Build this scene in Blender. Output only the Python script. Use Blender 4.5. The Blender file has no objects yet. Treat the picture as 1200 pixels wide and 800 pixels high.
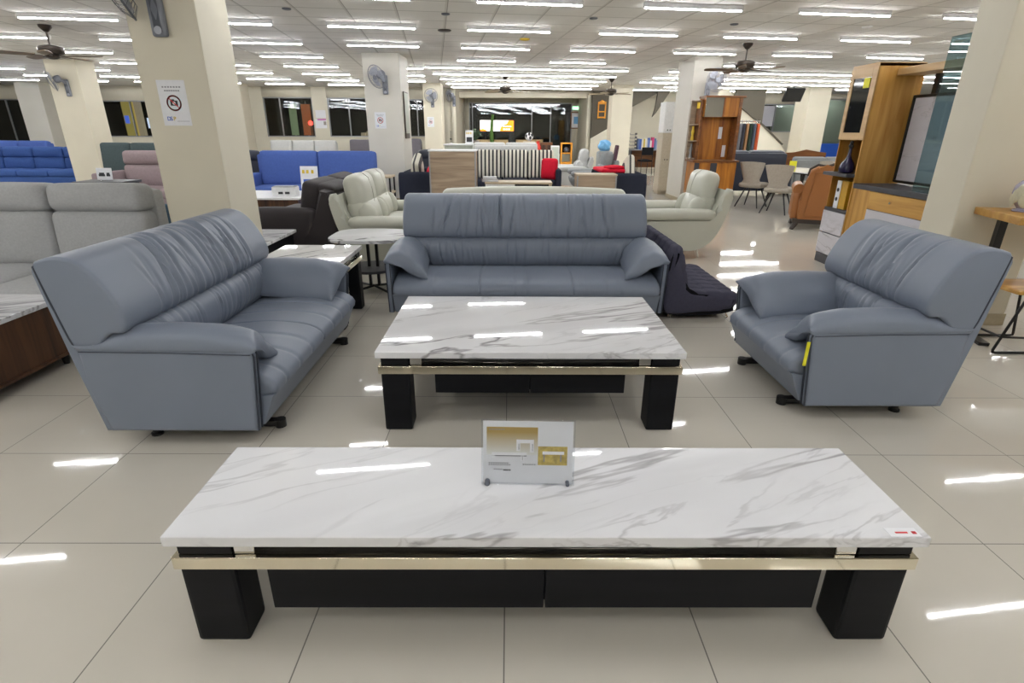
import bpy, bmesh, math, random
from mathutils import Vector, Matrix
random.seed(7)
S = bpy.context.scene
COL = S.collection
PI = math.pi

# ------------------------------------------------------------------ materials
def _mat(name):
    m = bpy.data.materials.new(name); m.use_nodes = True
    nt = m.node_tree; b = nt.nodes['Principled BSDF']
    return m, nt, b
def _c(c): return (c[0], c[1], c[2], 1.0)
def srgb(r, g, b):
    f = lambda v: (v/255/12.92) if v/255 <= .04045 else ((v/255+.055)/1.055)**2.4
    return (f(r), f(g), f(b))
def plain(name, col, rough=.5, metal=0., spec=.5, var=.06, scale=30., bump=0., coat=0.):
    m, nt, b = _mat(name)
    b.inputs['Roughness'].default_value = rough; b.inputs['Metallic'].default_value = metal
    b.inputs['Specular IOR Level'].default_value = spec
    b.inputs['Coat Weight'].default_value = coat; b.inputs['Coat Roughness'].default_value = .05
    tc = nt.nodes.new('ShaderNodeTexCoord'); n = nt.nodes.new('ShaderNodeTexNoise')
    n.inputs['Scale'].default_value = scale; n.inputs['Detail'].default_value = 4
    nt.links.new(tc.outputs['Object'], n.inputs['Vector'])
    r = nt.nodes.new('ShaderNodeValToRGB')
    r.color_ramp.elements[0].position = .3; r.color_ramp.elements[1].position = .7
    r.color_ramp.elements[0].color = _c([v*(1-var) for v in col]); r.color_ramp.elements[1].color = _c([min(1, v*(1+var)) for v in col])
    nt.links.new(n.outputs['Fac'], r.inputs['Fac']); nt.links.new(r.outputs['Color'], b.inputs['Base Color'])
    if bump:
        bp = nt.nodes.new('ShaderNodeBump'); bp.inputs['Strength'].default_value = bump; bp.inputs['Distance'].default_value = .002
        n2 = nt.nodes.new('ShaderNodeTexNoise'); n2.inputs['Scale'].default_value = scale*8; n2.inputs['Detail'].default_value = 3
        nt.links.new(tc.outputs['Object'], n2.inputs['Vector'])
        nt.links.new(n2.outputs['Fac'], bp.inputs['Height']); nt.links.new(bp.outputs['Normal'], b.inputs['Normal'])
    return m
def emit(name, col, st):
    m, nt, b = _mat(name)
    b.inputs['Base Color'].default_value = _c(col)
    b.inputs['Emission Color'].default_value = _c(col); b.inputs['Emission Strength'].default_value = st
    return m
def math_n(nt, op, a, b=None, c=None):
    n = nt.nodes.new('ShaderNodeMath'); n.operation = op
    for i, v in enumerate((a, b, c)):
        if v is None: continue
        if isinstance(v, (int, float)): n.inputs[i].default_value = v
        else: nt.links.new(v, n.inputs[i])
    return n.outputs[0]
def mixc(nt, fac, a, b):
    n = nt.nodes.new('ShaderNodeMix'); n.data_type = 'RGBA'
    if isinstance(fac, (int, float)): n.inputs[0].default_value = fac
    else: nt.links.new(fac, n.inputs[0])
    for i, v in ((6, a), (7, b)):
        if isinstance(v, tuple): n.inputs[i].default_value = _c(v)
        else: nt.links.new(v, n.inputs[i])
    return n.outputs[2]
def marble(name, base, vein, rot=.45, rough=.03, sc=1.0, amount=.75):
    m, nt, b = _mat(name)
    tc = nt.nodes.new('ShaderNodeTexCoord')
    def layer(scale, stretch, width, seed, r):
        mp0 = nt.nodes.new('ShaderNodeMapping'); mp0.inputs['Rotation'].default_value = (0, 0, -r)
        mp0.inputs['Location'].default_value = (seed*.13, seed*.07, seed)
        mp = nt.nodes.new('ShaderNodeMapping'); mp.inputs['Scale'].default_value = (stretch, 1, 1)
        n = nt.nodes.new('ShaderNodeTexNoise'); n.inputs['Scale'].default_value = scale; n.inputs['Detail'].default_value = 5
        n.inputs['Roughness'].default_value = .55; n.inputs['Distortion'].default_value = .5
        nt.links.new(tc.outputs['Object'], mp0.inputs['Vector']); nt.links.new(mp0.outputs[0], mp.inputs['Vector']); nt.links.new(mp.outputs[0], n.inputs['Vector'])
        d = math_n(nt, 'ABSOLUTE', math_n(nt, 'SUBTRACT', n.outputs['Fac'], .5))
        mr = nt.nodes.new('ShaderNodeMapRange'); mr.interpolation_type = 'SMOOTHSTEP'
        mr.inputs['From Min'].default_value = 0; mr.inputs['From Max'].default_value = width
        mr.inputs['To Min'].default_value = 1; mr.inputs['To Max'].default_value = 0
        nt.links.new(d, mr.inputs['Value'])
        n2 = nt.nodes.new('ShaderNodeTexNoise'); n2.inputs['Scale'].default_value = scale*.9; n2.inputs['Detail'].default_value = 2
        nt.links.new(mp.outputs[0], n2.inputs['Vector'])
        mk = nt.nodes.new('ShaderNodeMapRange'); mk.inputs['From Min'].default_value = .42; mk.inputs['From Max'].default_value = .68
        nt.links.new(n2.outputs['Fac'], mk.inputs['Value'])
        return math_n(nt, 'MULTIPLY', mr.outputs[0], mk.outputs[0])
    v1 = layer(2.6*sc, .18, .020, 3.1, rot)
    v2 = layer(5.5*sc, .2, .024, 8.7, rot+.12)
    v3 = layer(1.7*sc, .3, .16, 5.5, rot)
    t = math_n(nt, 'ADD', math_n(nt, 'MULTIPLY', v1, amount), math_n(nt, 'MULTIPLY', v2, amount*.45))
    t = math_n(nt, 'MINIMUM', math_n(nt, 'ADD', t, math_n(nt, 'MULTIPLY', v3, .16)), 1.0)
    nt.links.new(mixc(nt, t, base, vein), b.inputs['Base Color'])
    b.inputs['Roughness'].default_value = rough; b.inputs['Specular IOR Level'].default_value = .5
    return m
def wood(name, c1, c2, axis='x', rough=.42, sc=1., stretch=.08, spec=.45):
    m, nt, b = _mat(name); b.inputs['Specular IOR Level'].default_value = spec
    tc = nt.nodes.new('ShaderNodeTexCoord'); mp = nt.nodes.new('ShaderNodeMapping')
    s = [1, 1, 1]; s['xyz'.index(axis)] = stretch
    mp.inputs['Scale'].default_value = s
    nt.links.new(tc.outputs['Object'], mp.inputs['Vector'])
    n = nt.nodes.new('ShaderNodeTexNoise'); n.inputs['Scale'].default_value = 14*sc; n.inputs['Detail'].default_value = 6; n.inputs['Distortion'].default_value = .6
    nt.links.new(mp.outputs[0], n.inputs['Vector'])
    r = nt.nodes.new('ShaderNodeValToRGB'); r.color_ramp.elements[0].position = .32; r.color_ramp.elements[1].position = .68
    r.color_ramp.elements[0].color = _c(c2); r.color_ramp.elements[1].color = _c(c1)
    nt.links.new(n.outputs['Fac'], r.inputs['Fac']); nt.links.new(r.outputs['Color'], b.inputs['Base Color'])
    b.inputs['Roughness'].default_value = rough
    return m
def grid_lines(nt, vec, pitch, off, width):
    """1 on the seams of a square grid, else 0"""
    sx = nt.nodes.new('ShaderNodeSeparateXYZ'); nt.links.new(vec, sx.inputs[0])
    outs = []
    for k in (0, 1):
        f = math_n(nt, 'FRACT', math_n(nt, 'DIVIDE', math_n(nt, 'SUBTRACT', sx.outputs[k], off[k]-100*pitch), pitch))
        d = math_n(nt, 'MINIMUM', f, math_n(nt, 'SUBTRACT', 1.0, f))
        outs.append(math_n(nt, 'LESS_THAN', d, width/2/pitch))
    return math_n(nt, 'MAXIMUM', outs[0], outs[1])
def floor_mat():
    m, nt, b = _mat('polished_tile')
    tc = nt.nodes.new('ShaderNodeTexCoord')
    g = grid_lines(nt, tc.outputs['Object'], .6, (-.0113, 2.2238), .0042)
    n = nt.nodes.new('ShaderNodeTexNoise'); n.inputs['Scale'].default_value = 1.3; n.inputs['Detail'].default_value = 5
    nt.links.new(tc.outputs['Object'], n.inputs['Vector'])
    base = mixc(nt, n.outputs['Fac'], FLOOR_A, FLOOR_B)
    col = mixc(nt, g, base, srgb(112, 108, 100))
    nt.links.new(col, b.inputs['Base Color'])
    b.inputs['Roughness'].default_value = .055; b.inputs['Specular IOR Level'].default_value = .55
    n2 = nt.nodes.new('ShaderNodeTexNoise'); n2.inputs['Scale'].default_value = 7; n2.inputs['Detail'].default_value = 1
    nt.links.new(tc.outputs['Object'], n2.inputs['Vector'])
    bp = nt.nodes.new('ShaderNodeBump'); bp.inputs['Strength'].default_value = .05; bp.inputs['Distance'].default_value = .004
    nt.links.new(n2.outputs['Fac'], bp.inputs['Height']); nt.links.new(bp.outputs['Normal'], b.inputs['Normal'])
    rg = math_n(nt, 'ADD', math_n(nt, 'MULTIPLY', g, .4), .04); nt.links.new(rg, b.inputs['Roughness'])
    return m
def ceiling_mat():
    m, nt, b = _mat('ceiling_panels')
    tc = nt.nodes.new('ShaderNodeTexCoord'); mp = nt.nodes.new('ShaderNodeMapping')
    mp.vector_type = 'TEXTURE'; mp.inputs['Location'].default_value = (.225, 6.99, 0); mp.inputs['Rotation'].default_value = (0, 0, math.radians(7.3))
    nt.links.new(tc.outputs['Object'], mp.inputs['Vector'])
    g = grid_lines(nt, mp.outputs[0], .61, (.305, .305), .026)
    g2 = grid_lines(nt, mp.outputs[0], .61, (.322, .322), .010)
    n = nt.nodes.new('ShaderNodeTexNoise'); n.inputs['Scale'].default_value = 2.2; n.inputs['Detail'].default_value = 6
    nt.links.new(tc.outputs['Object'], n.inputs['Vector'])
    base = mixc(nt, n.outputs['Fac'], srgb(204, 202, 197), srgb(222, 220, 215))
    col = mixc(nt, g, base, srgb(196, 194, 188)); col = mixc(nt, g2, col, srgb(148, 146, 140))
    nt.links.new(col, b.inputs['Base Color']); b.inputs['Roughness'].default_value = .9; b.inputs['Specular IOR Level'].default_value = .08
    return m
def leather(name, col, rough=.42, spec=.42):
    m, nt, b = _mat(name)
    tc = nt.nodes.new('ShaderNodeTexCoord')
    n = nt.nodes.new('ShaderNodeTexNoise'); n.inputs['Scale'].default_value = 3.5; n.inputs['Detail'].default_value = 3
    nt.links.new(tc.outputs['Object'], n.inputs['Vector'])
    c = mixc(nt, n.outputs['Fac'], tuple(v*.93 for v in col), tuple(min(1, v*1.07) for v in col))
    nt.links.new(c, b.inputs['Base Color'])
    b.inputs['Roughness'].default_value = rough; b.inputs['Specular IOR Level'].default_value = spec
    v = nt.nodes.new('ShaderNodeTexVoronoi'); v.inputs['Scale'].default_value = 420
    nt.links.new(tc.outputs['Object'], v.inputs['Vector'])
    bp = nt.nodes.new('ShaderNodeBump'); bp.inputs['Strength'].default_value = .12; bp.inputs['Distance'].default_value = .001
    nt.links.new(v.outputs['Distance'], bp.inputs['Height']); nt.links.new(bp.outputs['Normal'], b.inputs['Normal'])
    return m
def pane_mat(name, tint, refl=1.0, ior=1.5):
    m, nt, b = _mat(name)
    nt.nodes.remove(b)
    out = [n for n in nt.nodes if n.type == 'OUTPUT_MATERIAL'][0]
    t = nt.nodes.new('ShaderNodeBsdfTransparent'); t.inputs[0].default_value = _c(tint)
    g = nt.nodes.new('ShaderNodeBsdfGlossy'); g.inputs['Roughness'].default_value = .01
    lw = nt.nodes.new('ShaderNodeLayerWeight'); lw.inputs[0].default_value = .5
    f0 = ((ior-1)/(ior+1))**2; fres = math_n(nt, 'ADD', f0, math_n(nt, 'MULTIPLY', math_n(nt, 'POWER', lw.outputs['Facing'], 5.0), 1-f0))
    mx = nt.nodes.new('ShaderNodeMixShader')
    nt.links.new(math_n(nt, 'MINIMUM', math_n(nt, 'MULTIPLY', fres, refl), 1.0), mx.inputs[0])
    nt.links.new(t.outputs[0], mx.inputs[1]); nt.links.new(g.outputs[0], mx.inputs[2]); nt.links.new(mx.outputs[0], out.inputs[0])
    return m
def stripes(name, c1, c2, pitch, axis='x', frac=.5):
    m, nt, b = _mat(name)
    tc = nt.nodes.new('ShaderNodeTexCoord'); sx = nt.nodes.new('ShaderNodeSeparateXYZ'); nt.links.new(tc.outputs['Object'], sx.inputs[0])
    f = math_n(nt, 'FRACT', math_n(nt, 'DIVIDE', math_n(nt, 'ADD', sx.outputs['xyz'.index(axis)], 100*pitch), pitch))
    nt.links.new(mixc(nt, math_n(nt, 'LESS_THAN', f, frac), c1, c2), b.inputs['Base Color']); b.inputs['Roughness'].default_value = .85
    return m
FLOOR_A, FLOOR_B = srgb(196, 190, 178), srgb(208, 202, 191)
M = {}
M['leather'] = leather('blue_grey_leather', srgb(120, 128, 143))
M['piping'] = plain('dark_piping', srgb(50, 56, 68), .6)
M['black_metal'] = plain('black_metal', (.006, .006, .0065), .35)
M['marble'] = marble('white_marble', srgb(228, 228, 231), srgb(98, 92, 98), rot=.42, amount=.9)
M['marble_dark'] = marble('grey_veined_marble', srgb(226, 226, 226), srgb(88, 88, 92), rot=.9, sc=1.6, amount=.9)
M['black_lacquer'] = plain('black_lacquer', (.010, .010, .012), .12, spec=.5)
M['black_wood'] = wood('black_stained_wood', (.0075, .008, .0105), (.0045, .005, .0065), 'x', .5, spec=.18)
M['champagne'] = plain('champagne_steel', srgb(240, 232, 212), .08, metal=1., var=.01)
M['steel'] = plain('polished_steel', (.82, .82, .83), .12, metal=1., var=.01)
M['chrome'] = plain('chrome', (.9, .9, .9), .06, metal=1., var=.01)
M['grey_fabric'] = plain('grey_fabric', srgb(174, 175, 176), .9, spec=.2, scale=60, bump=.3)
M['brown_leather'] = leather('dark_brown_fabric', srgb(46, 40, 42), .65)
M['cream_leather'] = leather('pale_green_grey_leather', srgb(188, 188, 176), .4)
M['tufted'] = plain('charcoal_fabric', srgb(74, 73, 88), .95, spec=.15, scale=50, bump=.3)
M['black_cloth'] = plain('black_cloth', srgb(18, 18, 22), .9, spec=.2)
M['blue_fabric'] = plain('blue_fabric', srgb(78, 102, 168), .9, spec=.2, bump=.2)
M['blue_dark'] = plain('deep_blue_fabric', srgb(62, 90, 150), .9, spec=.2, bump=.2)
M['pink_fabric'] = plain('dusty_pink_fabric', srgb(150, 134, 137), .9, spec=.2)
M['teal_fabric'] = plain('slate_fabric', srgb(72, 84, 86), .9, spec=.2)
M['taupe'] = plain('taupe_fabric', srgb(160, 152, 146), .9, spec=.2)
M['navy'] = plain('navy_fabric', srgb(38, 42, 56), .85, spec=.3, bump=.2)
M['navy_leather'] = leather('navy_leather', srgb(44, 48, 62), .45)
M['stripe'] = stripes('striped_cloth', srgb(226, 222, 208), srgb(34, 34, 40), .085, 'x', .42)
M['stripe_soft'] = stripes('soft_striped_cloth', srgb(206, 202, 188), srgb(64, 62, 64), .10, 'y', .35)
M['red'] = plain('red_cushion_cloth', srgb(208, 26, 52), .8, spec=.2)
M['walnut'] = wood('dark_walnut', srgb(96, 62, 38), srgb(46, 28, 18), 'z', .4)
M['oak_grey'] = wood('grey_oak', srgb(176, 156, 132), srgb(128, 108, 90), 'x', .5)
M['teak'] = wood('amber_teak', srgb(196, 128, 44), srgb(122, 66, 18), 'z', .38, .8)
M['teak_edge'] = wood('brown_teak_edge', srgb(140, 88, 42), srgb(98, 58, 26), 'x', .4)
M['gold_oak'] = wood('golden_oak', srgb(206, 160, 84), srgb(166, 116, 48), 'z', .42, .8)
M['gold_oak_x'] = wood('golden_oak_band', srgb(206, 160, 84), srgb(166, 116, 48), 'y', .42, .8)
M['gold_oak_pale'] = wood('pale_golden_oak', srgb(204, 170, 122), srgb(180, 146, 100), 'y', .45)
M['tan_leather'] = leather('tan_leather', srgb(150, 97, 52), .42)
M['dark_carved'] = plain('dark_carved_wood', srgb(52, 44, 40), .4)
M['slate'] = plain('slate_grey_board', srgb(58, 58, 64), .45)
M['white_board'] = plain('white_board', srgb(226, 226, 226), .35)
M['paper'] = plain('white_paper', srgb(228, 228, 232), .7, var=.02)
M['ink'] = plain('dark_ink', srgb(50, 50, 54), .7)
M['ink_grey'] = plain('grey_ink', srgb(140, 140, 146), .7)
M['red_ink'] = plain('red_ink', srgb(206, 44, 50), .6)
M['blue_ink'] = plain('blue_ink', srgb(52, 96, 190), .6)
M['yellow'] = plain('yellow_card', srgb(226, 220, 40), .6)
M['yellow_ink'] = plain('yellow_ink', srgb(222, 190, 60), .6)
M['column'] = plain('cream_paint', srgb(214, 207, 188), .6, var=.02, scale=3)
M['column_cool'] = plain('off_white_paint', srgb(210, 206, 196), .6, var=.02, scale=3)
M['wall'] = plain('wall_paint', srgb(216, 210, 192), .7, var=.02, scale=3)
M['fan_plastic'] = plain('grey_fan_plastic', srgb(122, 125, 134), .35)
M['fan_dark'] = plain('dark_fan_plastic', srgb(84, 88, 96), .4)
M['fan_clear'] = plain('pale_fan_plastic', srgb(168, 171, 182), .35)
M['bronze'] = plain('dark_bronze', srgb(62, 54, 48), .35, metal=.6)
M['blade_wood'] = wood('fan_blade_wood', srgb(112, 92, 70), srgb(74, 58, 44), 'x', .45)
M['blade_pale'] = wood('pale_fan_blade_wood', srgb(164, 148, 122), srgb(134, 116, 92), 'x', .45)
M['lamp_white'] = plain('white_lamp_housing', srgb(220, 220, 220), .5)
M['tube'] = emit('fluorescent_tube', (.97, .985, 1.0), 27.)
M['chair_taupe'] = plain('warm_grey_chair_fabric', srgb(172, 164, 152), .85, spec=.2)
def fade(name, c0, c1, z0, z1):
    m, nt, b = _mat(name)
    tc = nt.nodes.new('ShaderNodeTexCoord'); sx = nt.nodes.new('ShaderNodeSeparateXYZ'); nt.links.new(tc.outputs['Object'], sx.inputs[0])
    mr = nt.nodes.new('ShaderNodeMapRange'); mr.inputs['From Min'].default_value = z0; mr.inputs['From Max'].default_value = z1
    nt.links.new(sx.outputs[2], mr.inputs['Value']); nt.links.new(mixc(nt, mr.outputs[0], c0, c1), b.inputs['Base Color']); b.inputs['Roughness'].default_value = .5
    return m
M['brochure_gold'] = fade('gold_picture', srgb(226, 226, 222), srgb(176, 146, 76), .100, .172)
M['brochure_marble'] = plain('golden_marble_picture', srgb(196, 172, 92), .5, var=.3, scale=60)
M['black_glass'] = plain('black_glass', (.008, .009, .010), .05, spec=.6)
M['night'] = plain('night_wall', (.012, .013, .015), .8)
M['stair_dark'] = plain('dark_olive_panel', srgb(84, 78, 66), .7)
M['violet_glaze'] = plain('violet_glaze', srgb(176, 172, 196), .2, var=.12, scale=12)
M['wine_glass'] = plain('dark_violet_bottle', srgb(30, 24, 58), .1)
M['green_plant'] = plain('cactus_green', srgb(96, 142, 62), .6, var=.2)
M['leaf_dark'] = plain('dark_leaf', srgb(58, 82, 52), .6, var=.2)
M['rattan'] = plain('woven_rattan', srgb(184, 162, 122), .8, var=.2, scale=40)
M['orange_wood'] = plain('orange_wood', srgb(222, 150, 40), .45)
M['pane'] = pane_mat('window_glass', (.75, .79, .79), 1.3)
M['pane_teal'] = pane_mat('teal_glass', (.52, .66, .69), 1.6)
M['acrylic'] = pane_mat('clear_acrylic', (.96, .97, .98), .8)
M['alu'] = plain('grey_aluminium', srgb(150, 152, 154), .4, metal=.4)
M['grey_ceramic'] = plain('grey_reclining_fabric', srgb(140, 143, 144), .8, spec=.2)
M['plum'] = plain('plum_fabric', srgb(72, 42, 56), .8)
M['sky_plastic'] = plain('light_blue_plastic', srgb(110, 168, 212), .4)
M['blue_counter'] = plain('blue_counter', srgb(36, 92, 200), .4)

M['deep_teal'] = plain('deep_teal_fabric', srgb(26, 58, 76), .85)
M['taupe_dark'] = plain('dark_grey_fabric', srgb(104, 100, 106), .9)
M['oak_pale'] = wood('pale_oak', srgb(196, 180, 152), srgb(160, 144, 120), 'x', .5)

M['pale_fabric'] = plain('pale_grey_fabric', srgb(188, 188, 186), .9)
M['pink_ink'] = plain('pink_ink', srgb(206, 130, 190), .6)
M['exit_green'] = emit('exit_green', srgb(150, 230, 170), .9)
M['white_leather'] = leather('white_leather', srgb(192, 192, 190), .45)
M['red_glaze'] = plain('red_glaze', srgb(196, 48, 36), .3)

# ------------------------------------------------------------------ mesh helpers
def bx(bm, c, s, bevel=0., seg=2, T=None):
    mtx = Matrix.Translation(c) @ Matrix.Diagonal((s[0], s[1], s[2], 1))
    if T is not None: mtx = T @ mtx
    r = bmesh.ops.create_cube(bm, size=1, matrix=mtx)
    if bevel > 0:
        es = list({e for v in r['verts'] for e in v.link_edges})
        bmesh.ops.bevel(bm, geom=es, offset=bevel, segments=seg, profile=.6, affect='EDGES', clamp_overlap=True)
def ring(bm, pts): return [bm.verts.new(p) for p in pts]
def bridge(bm, a, b, closed=True):
    n = len(a)
    for i in range(n if closed else n-1):
        j = (i+1) % n
        try: bm.faces.new((a[i], a[j], b[j], b[i]))
        except ValueError: pass
def cap(bm, r, flip=False):
    try: bm.faces.new(r[::-1] if flip else r)
    except ValueError: pass
def loft(bm, rings, caps=True, closed=True):
    rs = [ring(bm, r) for r in rings]
    for a, b in zip(rs, rs[1:]): bridge(bm, a, b, closed)
    if caps: cap(bm, rs[0], True); cap(bm, rs[-1])
    return rs
def frame_of(d):
    d = Vector(d).normalized(); u = Vector((0, 0, 1)) if abs(d.z) < .9 else Vector((1, 0, 0))
    a = d.cross(u).normalized(); return a, d.cross(a).normalized()
def cyl(bm, p0, p1, r0, r1=None, n=12):
    r1 = r0 if r1 is None else r1
    p0, p1 = Vector(p0), Vector(p1); a, b = frame_of(p1-p0)
    loft(bm, [[p + (a*math.cos(t) + b*math.sin(t))*r for t in [2*PI*i/n for i in range(n)]] for p, r in ((p0, r0), (p1, r1))])
def tube(bm, pts, r, n=8, closed=False, rect=None):
    pts = [Vector(p) for p in pts]; N = len(pts); rings = []
    prev = None
    for i, p in enumerate(pts):
        if closed: d = pts[(i+1) % N]-pts[i-1]
        else: d = pts[min(i+1, N-1)]-pts[max(i-1, 0)]
        d = d.normalized()
        if prev is None: a, b = frame_of(d)
        else:
            a = (prev - d*prev.dot(d))
            if a.length < 1e-6: a, b = frame_of(d)
            a = a.normalized(); b = d.cross(a)
        prev = a
        rr = r[i] if isinstance(r, (list, tuple)) else r
        rings.append([p + (a*math.cos(t) + b*math.sin(t))*rr for t in [2*PI*k/n + PI/n for k in range(n)]])
    rs = [ring(bm, q) for q in rings]
    for a, b in zip(rs, rs[1:]): bridge(bm, a, b)
    if closed: bridge(bm, rs[-1], rs[0])
    else: cap(bm, rs[0], True); cap(bm, rs[-1])
def lathe(bm, prof, c=(0, 0, 0), n=20):
    c = Vector(c); rs = []
    for r, z in prof:
        rs.append(ring(bm, [c + Vector((max(r, 1e-4)*math.cos(2*PI*i/n), max(r, 1e-4)*math.sin(2*PI*i/n), z)) for i in range(n)]))
    for a, b in zip(rs, rs[1:]): bridge(bm, a, b)
    cap(bm, rs[0], True); cap(bm, rs[-1])
def prism(bm, poly, plane, t0, t1, bevel=0., seg=2):
    def P(a, b, t): return {'xy': (a, b, t), 'xz': (a, t, b), 'yz': (t, a, b)}[plane]
    r0 = ring(bm, [P(a, b, t0) for a, b in poly]); r1 = ring(bm, [P(a, b, t1) for a, b in poly])
    fs = []
    n = len(poly)
    for i in range(n):
        j = (i+1) % n; fs.append(bm.faces.new((r0[i], r0[j], r1[j], r1[i])))
    fs.append(bm.faces.new(r0[::-1])); fs.append(bm.faces.new(r1))
    if bevel > 0:
        es = [e for e in {e for f in fs[-2:] for e in f.edges}]
        bmesh.ops.bevel(bm, geom=es, offset=bevel, segments=seg, profile=.6, affect='EDGES', clamp_overlap=True)
def pad(bm, c, s, r=.05, puff=(0, 0, .03), T=None, n=10, fn=None):
    """upholstered block: rounded box whose faces swell"""
    h = [v/2 for v in s]; r = min(r, min(h)*.98)
    mt = Matrix.Translation(c)
    if T is not None: mt = T @ mt
    idx = {}
    def vert(k):
        if k in idx: return idx[k]
        p = [-h[i] + 2*h[i]*(.5-.5*math.cos(PI*k[i]/n)) for i in range(3)]
        q = [max(-(h[i]-r), min(h[i]-r, p[i])) for i in range(3)]
        d = Vector(p)-Vector(q)
        out = Vector(q) + (d.normalized()*r if d.length > 1e-9 else d)
        u = [out[i]/h[i] for i in range(3)]
        for i in range(3):
            j, l = (i+1) % 3, (i+2) % 3
            out[i] += puff[i]*u[i]*max(0, 1-u[j]**2)*max(0, 1-u[l]**2)
        if fn: out = fn(out, u)
        idx[k] = bm.verts.new(mt @ out); return idx[k]
    for ax in range(3):
        a, b = (ax+1) % 3, (ax+2) % 3
        for side in (0, n):
            for i in range(n):
                for j in range(n):
                    q = []
                    for di, dj in ((0, 0), (1, 0), (1, 1), (0, 1)):
                        k = [0, 0, 0]; k[ax] = side; k[a] = i+di; k[b] = j+dj; q.append(vert(tuple(k)))
                    bm.faces.new(q if side else q[::-1])
def obj(name, bm, mat, parent=None, angle=40):
    me = bpy.data.meshes.new(name)
    bmesh.ops.recalc_face_normals(bm, faces=bm.faces[:])
    flat = set()
    if len(bm.faces) < 1500:
        bm.faces.index_update()
        for f in bm.faces:
            nb = [l.face.calc_area() for e in f.edges for l in e.link_loops if l.face is not f]
            if nb and f.calc_area() > 5*sum(nb)/len(nb): flat.add(f.index)
    bm.to_mesh(me); bm.free()
    for p in me.polygons: p.use_smooth = True
    me.set_sharp_from_angle(angle=math.radians(angle))
    for p in me.polygons:
        if p.index in flat: p.use_smooth = False
    me.materials.append(M[mat] if isinstance(mat, str) else mat)
    o = bpy.data.objects.new(name, me); COL.objects.link(o)
    if parent: o.parent = parent
    return o
def B(): return bmesh.new()
def one(fn, *a, **k):
    bm = B(); fn(bm, *a, **k); return bm
def tag(o, label, cat, group=None):
    o['label'] = label; o['category'] = cat
    if group: o['group'] = group
    return o
def thing(name, label, cat, loc=(0, 0, 0), rz=0., group=None):
    o = bpy.data.objects.new(name, None); COL.objects.link(o)
    o.empty_display_size = .1
    o.location = loc; o.rotation_euler = (0, 0, rz)
    return tag(o, label, cat, group)
def struct(o): o['kind'] = 'structure'; return o
def dup(root, loc=None, rz=None, label=None, group=None):
    r = root.copy(); COL.objects.link(r)
    if loc is not None: r.location = loc
    if rz is not None: r.rotation_euler = (0, 0, rz)
    if label: r['label'] = label
    if group: r['group'] = group
    for ch in list(root.children):
        c = ch.copy(); COL.objects.link(c); c.parent = r
        for g in list(ch.children):
            d = g.copy(); COL.objects.link(d); d.parent = c
    return r
def RX(a): return Matrix.Rotation(a, 4, 'X')
def RY(a): return Matrix.Rotation(a, 4, 'Y')
def RZ(a): return Matrix.Rotation(a, 4, 'Z')
def at(x, y, z, R=None):
    m = Matrix.Translation((x, y, z)); return m @ R if R is not None else m
# ------------------------------------------------------------------ leather suite
def resample(poly, K, smooth=True):
    P = [Vector((a, b)) for a, b in poly]; n = len(P)
    dense = []
    for i in range(n):
        p0, p1, p2, p3 = P[i-1], P[i], P[(i+1) % n], P[(i+2) % n]
        for j in range(12):
            t = j/12
            if smooth: q = .5*((2*p1) + (p2-p0)*t + (2*p0-5*p1+4*p2-p3)*t*t + (3*p1-p0-3*p2+p3)*t**3)
            else: q = p1.lerp(p2, t)
            dense.append(q)
    L = [0.]
    for i in range(len(dense)): L.append(L[-1] + (dense[(i+1) % len(dense)]-dense[i]).length)
    out = []; k = 0
    for i in range(K):
        d = L[-1]*i/K
        while L[k+1] < d: k += 1
        f = (d-L[k])/max(1e-9, L[k+1]-L[k]); out.append(dense[k].lerp(dense[(k+1) % len(dense)], f))
    return out
def sweep(bm, poly, x0, x1, rend=.04, K=48, dx=.009, disp=None, smooth=True):
    """closed (y,z) outline swept along x with softly rounded ends; disp(x, f) pushes the surface along its normal"""
    P = resample(poly, K, smooth)
    area = sum(P[i].x*P[(i+1) % K].y - P[(i+1) % K].x*P[i].y for i in range(K))
    sg = 1 if area > 0 else -1
    N = []
    for i in range(K):
        t = (P[(i+1) % K]-P[i-1]).normalized(); N.append(Vector((t.y, -t.x))*sg)
    xs = []
    ne = 6
    for i in range(ne): xs.append((rend*(1-math.cos(PI/2*i/ne)), rend*(1-math.sin(PI/2*i/ne))))
    W = x1-x0; m = max(4, int((W-2*rend)/dx))
    seq = [(x0+t, ins) for t, ins in xs] + [(x0+rend+(W-2*rend)*i/m, 0.) for i in range(m+1)] + [(x1-t, ins) for t, ins in xs[::-1]]
    rings = []
    for x, ins in seq:
        r = []
        for i in range(K):
            d = -ins + (disp(x, i/K) if disp else 0.)
            q = P[i] + N[i]*d; r.append((x, q.x, q.y))
        rings.append(r)
    loft(bm, rings)
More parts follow.
